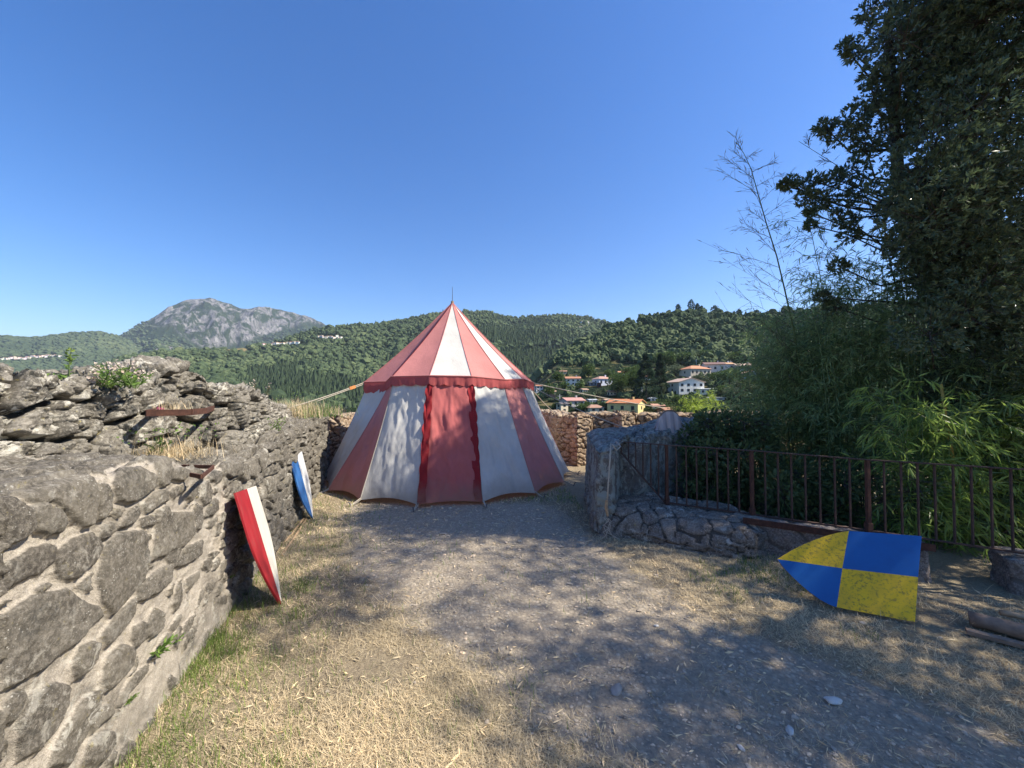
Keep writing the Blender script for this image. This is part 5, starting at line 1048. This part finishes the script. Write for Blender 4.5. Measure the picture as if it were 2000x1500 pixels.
tuft(wtop(655, 806, 7.6), .2, 160, .3, 'straw', 'dry_tuft', 'thin dry grass on the wall right beside the tent', spread=.3, seed=2, width=.006)
tuft(wtop(330, 890, 2.62), .20, 520, .2, 'straw', 'dry_tuft', 'big dry straw tuft on the ledge between the two iron brackets', spread=.26, seed=3, lean=(.1, 1.0), width=.0028, flower=('weed', 90))
tuft(wtop(345, 800, 2.75), .12, 110, .2, 'straw', 'dry_tuft', 'thin dry grass behind the upper iron bracket', spread=.16, seed=4, width=.0022)
leafy(wtop(305, 880, 2.55), .09, 9, 'olive_weed', 'small olive green weed left of the big dry straw tuft', 'weed', None, 6, .06, .025, .008, dens=14)
leafy(wtop(525, 850, 4.2), .2, 9, 'wall_weed', 'yellow green weed high on the wall above the blue and white shield', 'weed', None, 7, .1, .04, .012, dens=12)
leafy(wtop(312, 800, 2.7), .03, 2, 'pink_flower', 'small pink flower just above the upper iron bracket', 'weed', 'pink', 8, .01, .015, .005, dens=5)
def on_wall(px, py): z, h = wall_uv(px, py); return np.array([wall_x(z) + .03, z, h])
def fern(px, py, n, L, label, seed, mat='weed'):
    P = on_wall(px, py); rg = np.random.default_rng(seed); e = empty('wall_fern', tuple(P), label, 'plant', 'small plants on the wall face')
    C = []; D = []
    for k in range(n):
        a = rg.uniform(-1.4, 1.4); d = np.array([.5 + .3 * rg.uniform(), .3 * rg.normal() + math.sin(a) * .5, .35 + math.cos(a) * .4]); d /= np.linalg.norm(d)
        for t in np.linspace(.2, 1, 5): C.append(d * L * t); D.append(d + rg.normal(0, .5, 3))
    leaves('foliage', np.array(C), np.array(D), L * .4, L * .13, M[mat], e, rng=rg)
fern(290, 1280, 11, .085, 'dark leafy sprig growing out of a hole in the wall face', 1); fern(322, 1262, 4, .06, 'small side sprig right of the dark leafy sprig', 5)
fern(237, 1372, 16, .035, 'small bright green plant low on the wall face', 2); fern(300, 1393, 12, .035, 'tiny fern at the foot of the wall right of the bright green plant', 3); fern(440, 1130, 9, .03, 'tiny mossy plant beside the red and white shield', 4)
for k, (px, py, h, n_, lb) in enumerate([(432, 1210, .13, 260, 'green grass clump at the wall foot beside the red and white shield'), (395, 1270, .13, 320, 'green grass clump along the wall foot below the sprig'), (590, 1150, .1, 240, 'green grass tuft right of the red and white shield'), (525, 1290, .06, 260, 'dark green flat tuft in the sunny grass'), (575, 1200, .07, 200, 'small green tuft behind the dark flat tuft'), (370, 1330, .1, 200, 'narrow grass clump near the bottom of the wall')]):
    p = onz(px, py, .0); p[2] = float(gz(p[:1], p[1:2])[0]); tuft(p, h, n_, .1, 'green_grass', 'grass_clump', lb, spread=.16, seed=20 + k, group='grass clumps by the wall', lean=(.1, .9), width=.0035)
for k, (px, py, h, n_, lb) in enumerate([(1175, 1445, .16, 26, 'dry bare sprig standing in the gravel at the bottom'), (1235, 1160, .05, 50, 'flat rusty tuft in the path'), (1440, 1290, .05, 30, 'little dry tuft on the path left of the white stone'), (990, 1030, .05, 60, 'small dry tuft in the middle of the path'), (1690, 1305, .05, 90, 'dark dry tuft in front of the blue and yellow shield')]):
    p = onz(px, py, 0); tuft(p, h, n_, .1, 'straw', 'dry_clump', lb, spread=.1, seed=60 + k, group='dry tufts on the path', lean=(.2, 1.2), width=.003)

# ------------------------------------------------------------------ big evergreen tree on the right
def rosettes(name, C, Dd, per, L, W, mat, parent, rg, tint=None, open_=.9):
    n = len(C); P = np.repeat(C, per, 0); D = np.repeat(Dd, per, 0) * open_ + sph(rg, n * per) * 1.0
    t0 = rg.uniform(0, 1, n) if tint is None else tint; t = np.clip(np.repeat(t0, per) * .6 + rg.uniform(0, .4, n * per), 0, 1)
    return leaves(name, P + sph(rg, n * per) * .012, D, L * rg.uniform(.75, 1.2, n * per), W * rg.uniform(.8, 1.2, n * per), M[mat], parent, tint=t, rng=rg)
rg = np.random.default_rng(77); ev = empty('evergreen_tree', (6.7, 5.1, -.2), 'tall dark evergreen oak filling the right side above the bamboo', 'tree'); EO = np.array([6.7, 5.1, -.2])
edge = T(-900, 1850, -400, 1790, -150, 1730, -40, 1716, 30, 1700, 90, 1690, 130, 1722, 200, 1706, 240, 1668, 290, 1690, 330, 1740, 400, 1712, 470, 1725, 560, 1745, 700, 1760, 900, 1800)
lim = lambda P: P[2] - (P[0] - 6) * 1.07 < np.interp(P[1], [0, 1.2, 2, 2.6, 3.8, 4.6, 5.5, 7], [5.9, 6.7, 8.2, 9.3, 9.1, 8.1, 7.4, 7.0]) + rg.normal(0, .6)
L_ = []
for px, py, Y, r_ in [(1700, 15, 5.0, .16), (1722, 60, 5.0, .22), (1650, 92, 5.0, .08), (1668, 104, 5.05, .12), (1700, 150, 5.1, .14), (1640, 258, 5.0, .2), (1612, 250, 5.0, .12), (1672, 232, 5.0, .22), (1690, 285, 5.0, .18), (1705, 190, 5.0, .2), (1532, 360, 5.1, .06), (1545, 358, 5.1, .09), (1583, 352, 5.1, .13), (1572, 385, 5.1, .11), (1600, 390, 5.1, .14), (1630, 350, 5.1, .14), (1642, 400, 5.1, .16), (1655, 430, 5.1, .14), (1582, 440, 5.1, .06), (1583, 415, 5.1, .06), (1636, 520, 5.1, .1), (1660, 460, 5.1, .12), (1607, 580, 5.1, .08), (1630, 600, 5.1, .12), (1665, 330, 5.1, .17), (1680, 370, 5.1, .2), (1760, 90, 5.1, .4), (1780, 180, 5.1, .4), (1760, 260, 5.0, .35)]:
    L_.append((at(px, py, Y), r_))
for k in range(440):
    py = rg.uniform(-760, 940); Y = rg.uniform(3.9, 6.9); x0 = np.interp(py, *edge); px = x0 + 60 + abs(rg.normal(0, 1)) * 260; P = at(px, py, Y)
    if P[0] / Y > 1.95 or P[2] > 10.6 or P[2] < .6: continue
    if (P[2] < 2.2 and P[0] < 5.4) or not lim(P): continue
    L_.append((P, rg.uniform(.3, .55)))
for k in range(90):      # canopy reaching towards the viewer beyond the right edge of the view: it shades the path
    P = np.array([rg.uniform(5.2, 8.2), rg.uniform(-.6, 4.6), rg.uniform(3.2, 9.4)])
    if P[0] / max(P[1], .1) < 1.5 or not lim(P): continue
    L_.append((P, rg.uniform(.4, .7)))
C = []; Dd = []
for P, r_ in L_:
    m_ = int(30 + 560 * r_ ** 1.7); d = sph(rg, m_); rr_ = r_ * rg.uniform(.25, 1.1, m_) ** .6; C.append(P + d * rr_[:, None] * np.array([1, 1, .8])); Dd.append(d + np.array([0, 0, .5]))
C = np.concatenate(C); Dd = np.concatenate(Dd); print('evergreen rosettes', len(C))
rosettes('crown', C - EO, Dd, 6, .062, .024, 'oak_leaf', ev, rg)
m = MB(); st = []
stems = [[(6.7, 5.1, -.3), (6.6, 5.15, 2.5), (6.4, 5.3, 5), (6.2, 5.2, 7.6), (6.3, 5.2, 9)], [(6.9, 5.0, -.3), (7.2, 4.6, 2.6), (7.3, 4.2, 5.2), (7.2, 4, 8)], [(6.8, 5.2, -.3), (6.2, 5.5, 2.4), (5.5, 5.4, 4.6), (5.2, 5.2, 6.8)], [(6.8, 4.9, -.3), (7.0, 3.6, 2.8), (6.9, 2.4, 5.0), (6.6, 1.4, 6.4)]]
for s_ in stems:
    P = [np.array(p) - EO for p in s_]; m.tube(P, list(np.linspace(.13, .04, len(P))), 8)
    for a, b in zip(P[:-1], P[1:]):
        for t in np.linspace(0, 1, 6): st.append(a + (b - a) * t)
m.build('trunk', M['bark'], ev, smooth_=True)
st = np.array(st); segs_ = []; rads = []
for P, r_ in L_:
    Q = P - EO; d = np.linalg.norm(st - Q, axis=1) + np.maximum(0, st[:, 2] - Q[2]) * 1.5; a = st[np.argmin(d)]; mid = (a + Q) / 2 + np.array([0, 0, -.12]) + rg.normal(0, .06, 3)
    segs_ += [(a, mid), (mid, Q)]; rads += [.022, .013]
    for j in range(int(6 + 22 * r_)):
        e_ = Q + sph(rg, 1)[0] * r_ * .9; segs_.append((Q + (mid - Q) * rg.uniform(0, .3), e_)); rads.append(.005)
V, Fq = sticks(np.array(segs_), np.array(rads)); mesh('branches', V, Fq, M['bark'], ev)

# ------------------------------------------------------------------ bamboo
def bamboo_leaves(segs, per, L, W, rg, spread=.6, droop=.35):
    """leaf fans along branchlets"""
    a, b = segs[:, 0], segs[:, 1]; n = len(a); t = rg.uniform(.25, 1.02, (n, per)); P = a[:, None] + (b - a)[:, None] * t[..., None]; d = (b - a); d /= np.linalg.norm(d, axis=1, keepdims=True)
    D = d[:, None] + rg.normal(0, spread, (n, per, 3)) + np.array([0, 0, -droop]); return P.reshape(-1, 3), D.reshape(-1, 3)
def bamboo(label, culms, Hh, br_len, per, L, W, mat, seed, nbr=26, z_from=.15, group='bamboo clumps', culm_r=.011, spread=.6, name='bamboo', lean=.12, droop=.4, bias=None):
    rg = np.random.default_rng(seed); c0 = np.mean([c[:2] for c in culms], 0); O = np.r_[c0, -.2]; e = empty(name, tuple(O), label, 'bamboo', group); SG = []
    for c in culms:
        x, y = c[0], c[1]; h = Hh * rg.uniform(.75, 1.08) if len(c) < 3 else c[2]; az = rg.uniform(0, 6.283); k = rg.uniform(0, lean) * h; lx, ly = math.cos(az) * k, math.sin(az) * k
        if bias is not None: lx += bias[0] * h; ly += bias[1] * h
        pts = [np.array([x + lx * t * t, y + ly * t * t, -.25 + h * t * (1 - .06 * t)]) - O for t in np.linspace(0, 1, 9)]; m = MB(); m.tube(pts, list(np.linspace(culm_r, culm_r * .3, 9)), 6); m.build('culm', M['culm'], e, smooth_=True)
        pts = np.array(pts)
        for j in range(nbr):
            t = rg.uniform(z_from, 1); i = min(7, int(t * 8)); p = pts[i] + (pts[i + 1] - pts[i]) * (t * 8 - i); a = rg.uniform(0, 6.283); ln = br_len * rg.uniform(.5, 1.1) * (1.15 - .5 * t)
            q = p + np.array([math.cos(a) * .85, math.sin(a) * .85, rg.uniform(.25, .8)]) * ln; SG.append((p, q)); 
            q2 = q + np.array([math.cos(a), math.sin(a), -.35]) * ln * .45; SG.append((q, q2))
            for _ in range(2):
                tt = rg.uniform(.3, 1); s0 = p + (q - p) * tt; SG.append((s0, s0 + sph(rg, 1)[0] * ln * .35))
    SG = np.array(SG); V, Fq = sticks(SG, np.full(len(SG), .0028)); mesh('branchlets', V, Fq, M['culm'], e); P, D = bamboo_leaves(SG, per, L, W, rg, spread, droop)
    n = len(P); leaves('foliage', P, D, L * rg.uniform(.6, 1.2, n), W, M[mat], e, rng=rg, droop=.12, tint=np.clip(rg.beta(2, 2.2, n), 0, 1)); return e
rb = np.random.default_rng(5)
bamboo('feathery bamboo thicket behind the ruined wall, left edge of the foliage', [(rb.uniform(4.25, 5.4), rb.uniform(5.7, 7.2)) for _ in range(24)], 3.3, .68, 4, .14, .017, 'bamboo_leaf', 1, 40, .05, bias=(-.02, 0))
bamboo('dark bamboo thicket in the middle behind the railing', [(rb.uniform(4.5, 6.2), rb.uniform(5.3, 6.8)) for _ in range(20)], 3.7, .6, 4, .14, .017, 'bamboo_leaf', 2, 38, .05)
bamboo('tall bamboo mixed into the lower part of the evergreen tree', [(rb.uniform(4.4, 6.2), rb.uniform(4.9, 5.9)) for _ in range(12)], 5.0, .6, 5, .12, .014, 'bamboo_leaf', 3, 40, .2)
bamboo('fresh green large leaved bamboo just behind the right part of the railing', [(rb.uniform(4.2, 5.9), rb.uniform(3.9, 4.7)) for _ in range(14)], 1.9, .5, 6, .15, .018, 'bamboo_near', 4, 24, .05, droop=.7)
bamboo('dense low bamboo in front of the evergreen at the right edge', [(rb.uniform(5.2, 6.8), rb.uniform(3.6, 4.9)) for _ in range(14)], 2.4, .55, 5, .14, .017, 'bamboo_leaf', 6, 30, .05, droop=.6)
bamboo('sunlit yellow green bamboo showing above the far wall', [(at(p, 800, 10.6)[0], rb.uniform(10.3, 11.2)) for p in (1352, 1365, 1376, 1388, 1400, 1410)], 1.82, .35, 6, .12, .016, 'bamboo_sun', 5, 26, .3)
def wispy(label, stem, Y, seed, r=.012, nbr=22, ln=.95, leafn=5, side=0, z0=.3, mat='twig'):
    rg = np.random.default_rng(seed); S = np.array([at(px, py, Y) for px, py in stem]); O = S[0].copy(); O[2] = -.2; e = empty('bare_bamboo', tuple(O), label, 'bamboo', 'thin bamboo stems'); S = np.concatenate([[np.array([S[0][0], S[0][1], -.25])], S]) - O
    m = MB(); m.tube(list(S), list(np.linspace(r, r * .2, len(S))), 7); m.build('culm', M['culm'], e, smooth_=True); L = np.r_[0, np.cumsum(np.linalg.norm(np.diff(S, axis=0), axis=1))]; SG = []; R_ = []; LP = []; LD = []
    for j, t in enumerate(np.linspace(z0, .97, nbr)):
        s = t * L[-1]; p = np.array([np.interp(s, L, S[:, i]) for i in range(3)]); sd = -1 if j % 2 else 1; f = ln * (1.1 - .85 * (t - z0) / (1 - z0)) * rg.uniform(.75, 1.15)
        d = np.array([sd * rg.uniform(.6, .95), rg.normal(0, .35), rg.uniform(.35, .75)]); a = p
        for kk in range(6):
            b = a + d * f / 6; SG.append((a, b)); R_.append(.0045 * (1 - kk / 7)); 
            for _ in range(3):
                d2 = d + rg.normal(0, .5, 3); c = a + (b - a) * rg.uniform(); c2_ = c + d2 * f * .13; SG.append((c, c2_)); R_.append(.0022); LP.append(c2_); LD.append(d2)
                if rg.uniform() < .6: LP.append(c + (c2_ - c) * .5); LD.append(d2 + rg.normal(0, .4, 3))
            a = b; d = d * np.array([.97, 1, .93])
    V, Fq = sticks(np.array(SG), np.array(R_)); mesh('branchlets', V, Fq, M['twig'], e); LP, LD = np.array(LP), np.array(LD); leaves('foliage', LP, LD,   .1 * rg.uniform(.6, 1.3, len(LP)), .009, M[mat], e, rng=rg)
wispy('tall nearly bare bamboo stem leaning left against the sky', [(1585, 880), (1568, 747), (1550, 643), (1533, 567), (1517, 500), (1497, 437), (1480, 377), (1467, 330), (1453, 300), (1438, 277)], 6.0, 1, nbr=34, ln=1.45, r=.016)
wispy('second thin bamboo stem reaching left below the evergreen branch', [(1700, 820), (1690, 700), (1672, 600), (1640, 520), (1600, 460)], 5.8, 2, nbr=14, ln=.7, z0=.45)
wispy('thin bamboo tip poking out left of the evergreen near the top', [(1760, 600), (1730, 480), (1690, 380), (1630, 320), (1560, 276)], 5.6, 3, nbr=12, ln=.4, z0=.6)
m = MB(); g0 = at(1797, 880, 4.9); m.tube([np.array(at(px, py, 4.9)) - g0 for px, py in [(1788, 1010), (1797, 880), (1800, 700), (1803, 560), (1806, 390)]], [.016, .016, .014, .012, .009], 7); o = m.build('bamboo_cane', M['culm'], smooth_=True); o.location = g0; tag(o, 'straight green bamboo cane rising through the middle of the thicket', 'bamboo', 'bamboo canes')
g0 = at(1842, 870, 4.2); m = MB(); m.tube([np.array(at(px, py, 4.2)) - g0 for px, py in [(1880, 1010), (1868, 935), (1856, 870), (1846, 810), (1838, 750)]], [.017, .017, .016, .014, .012], 7); o = m.build('bamboo_cane', M['culm_yellow'], smooth_=True); o.location = g0; tag(o, 'yellow bamboo cane leaning behind the right part of the railing', 'bamboo', 'bamboo canes')

# ------------------------------------------------------------------ broadleaf shrubs behind the railing
def shrub(lumps, label, seed, mat='shrub_leaf', L=.075, W=.042, dens=1500, name='shrub', cat='shrub'):
    rg = np.random.default_rng(seed); c0 = np.mean([l[0] for l in lumps], 0); O = np.array([c0[0], c0[1], 0]); e = empty(name, tuple(O), label, cat, 'broadleaf shrubs'); C = []; Dd = []; SG = []
    for P, r_ in lumps:
        n_ = int(dens * r_ ** 1.6); d = sph(rg, n_); C.append(P + d * (r_ * rg.uniform(.3, 1.1, n_) ** .5)[:, None]); Dd.append(d + np.array([0, -.3, .1])); b = np.array([P[0], P[1], -.1]) * .7 + np.r_[c0[:2], -.1] * .3
        SG += [(b, P)] + [(P, P + q * r_ * .8) for q in sph(rg, 8)]
    V, Fq = sticks(np.array(SG) - O, np.full(len(SG), .006)); mesh('stems', V, Fq, M['bark'], e); C, Dd = np.concatenate(C) - O, np.concatenate(Dd); n_ = len(C)
    leaves('foliage', C, Dd + sph(rg, n_) * .7, L * rg.uniform(.6, 1.2, n_), W, M[mat], e, rng=rg, tint=rg.beta(2, 2, n_)); return e
rs = np.random.default_rng(9)
shrub([(at(rs.uniform(1345, 1480), rs.uniform(880, 985), rs.uniform(4.9, 5.5)), rs.uniform(.16, .26)) for _ in range(22)], 'dark broadleaf shrub behind the railing between its first two posts', 1)
shrub([(at(rs.uniform(1480, 1700), rs.uniform(880, 1010), rs.uniform(4.5, 5.2)), rs.uniform(.16, .28)) for _ in range(26)], 'dark broadleaf shrub behind the railing right of its second post', 2)
shrub([(at(rs.uniform(1340, 1500), rs.uniform(818, 900), rs.uniform(5.2, 6.2)), rs.uniform(.12, .2)) for _ in range(60)], 'ivy like dark leaves trailing over the top of the ruined wall', 3, name='ivy', cat='ivy')
shrub([(at(rs.uniform(1690, 2100), rs.uniform(930, 1060), rs.uniform(3.9, 4.6)), rs.uniform(.15, .26)) for _ in range(26)], 'low dark undergrowth behind the railing at the right edge', 4, L=.06, W=.03)
leafy(onz(1875, 1065, 0) + (0, 0, .02), .25, 5, 'weed_sprig', 'tall grey green weed between shield and right kerb', 'weed', None, 30, .1, .05, .014, group='weeds by the railing', dens=10)

# ------------------------------------------------------------------ haze
m = MB(); m.box(-9900, 9900, -9900, 9900, -64, 1100); mv = bpy.data.materials.new('haze'); mv.use_nodes = True; nt = mv.node_tree; nt.nodes.remove(nt.nodes['Principled BSDF'])
pv = nt.nodes.new('ShaderNodeVolumePrincipled'); pv.inputs['Color'].default_value = (.78, .88, 1, 1); pv.inputs['Density'].default_value = 6.5e-5; pv.inputs['Anisotropy'].default_value = .2
nt.links.new(pv.outputs[0], nt.nodes['Material Output'].inputs['Volume']); tag(m.build('haze', mv), 'thin blue summer haze between the walls and the mountain', 'haze', kind='stuff')
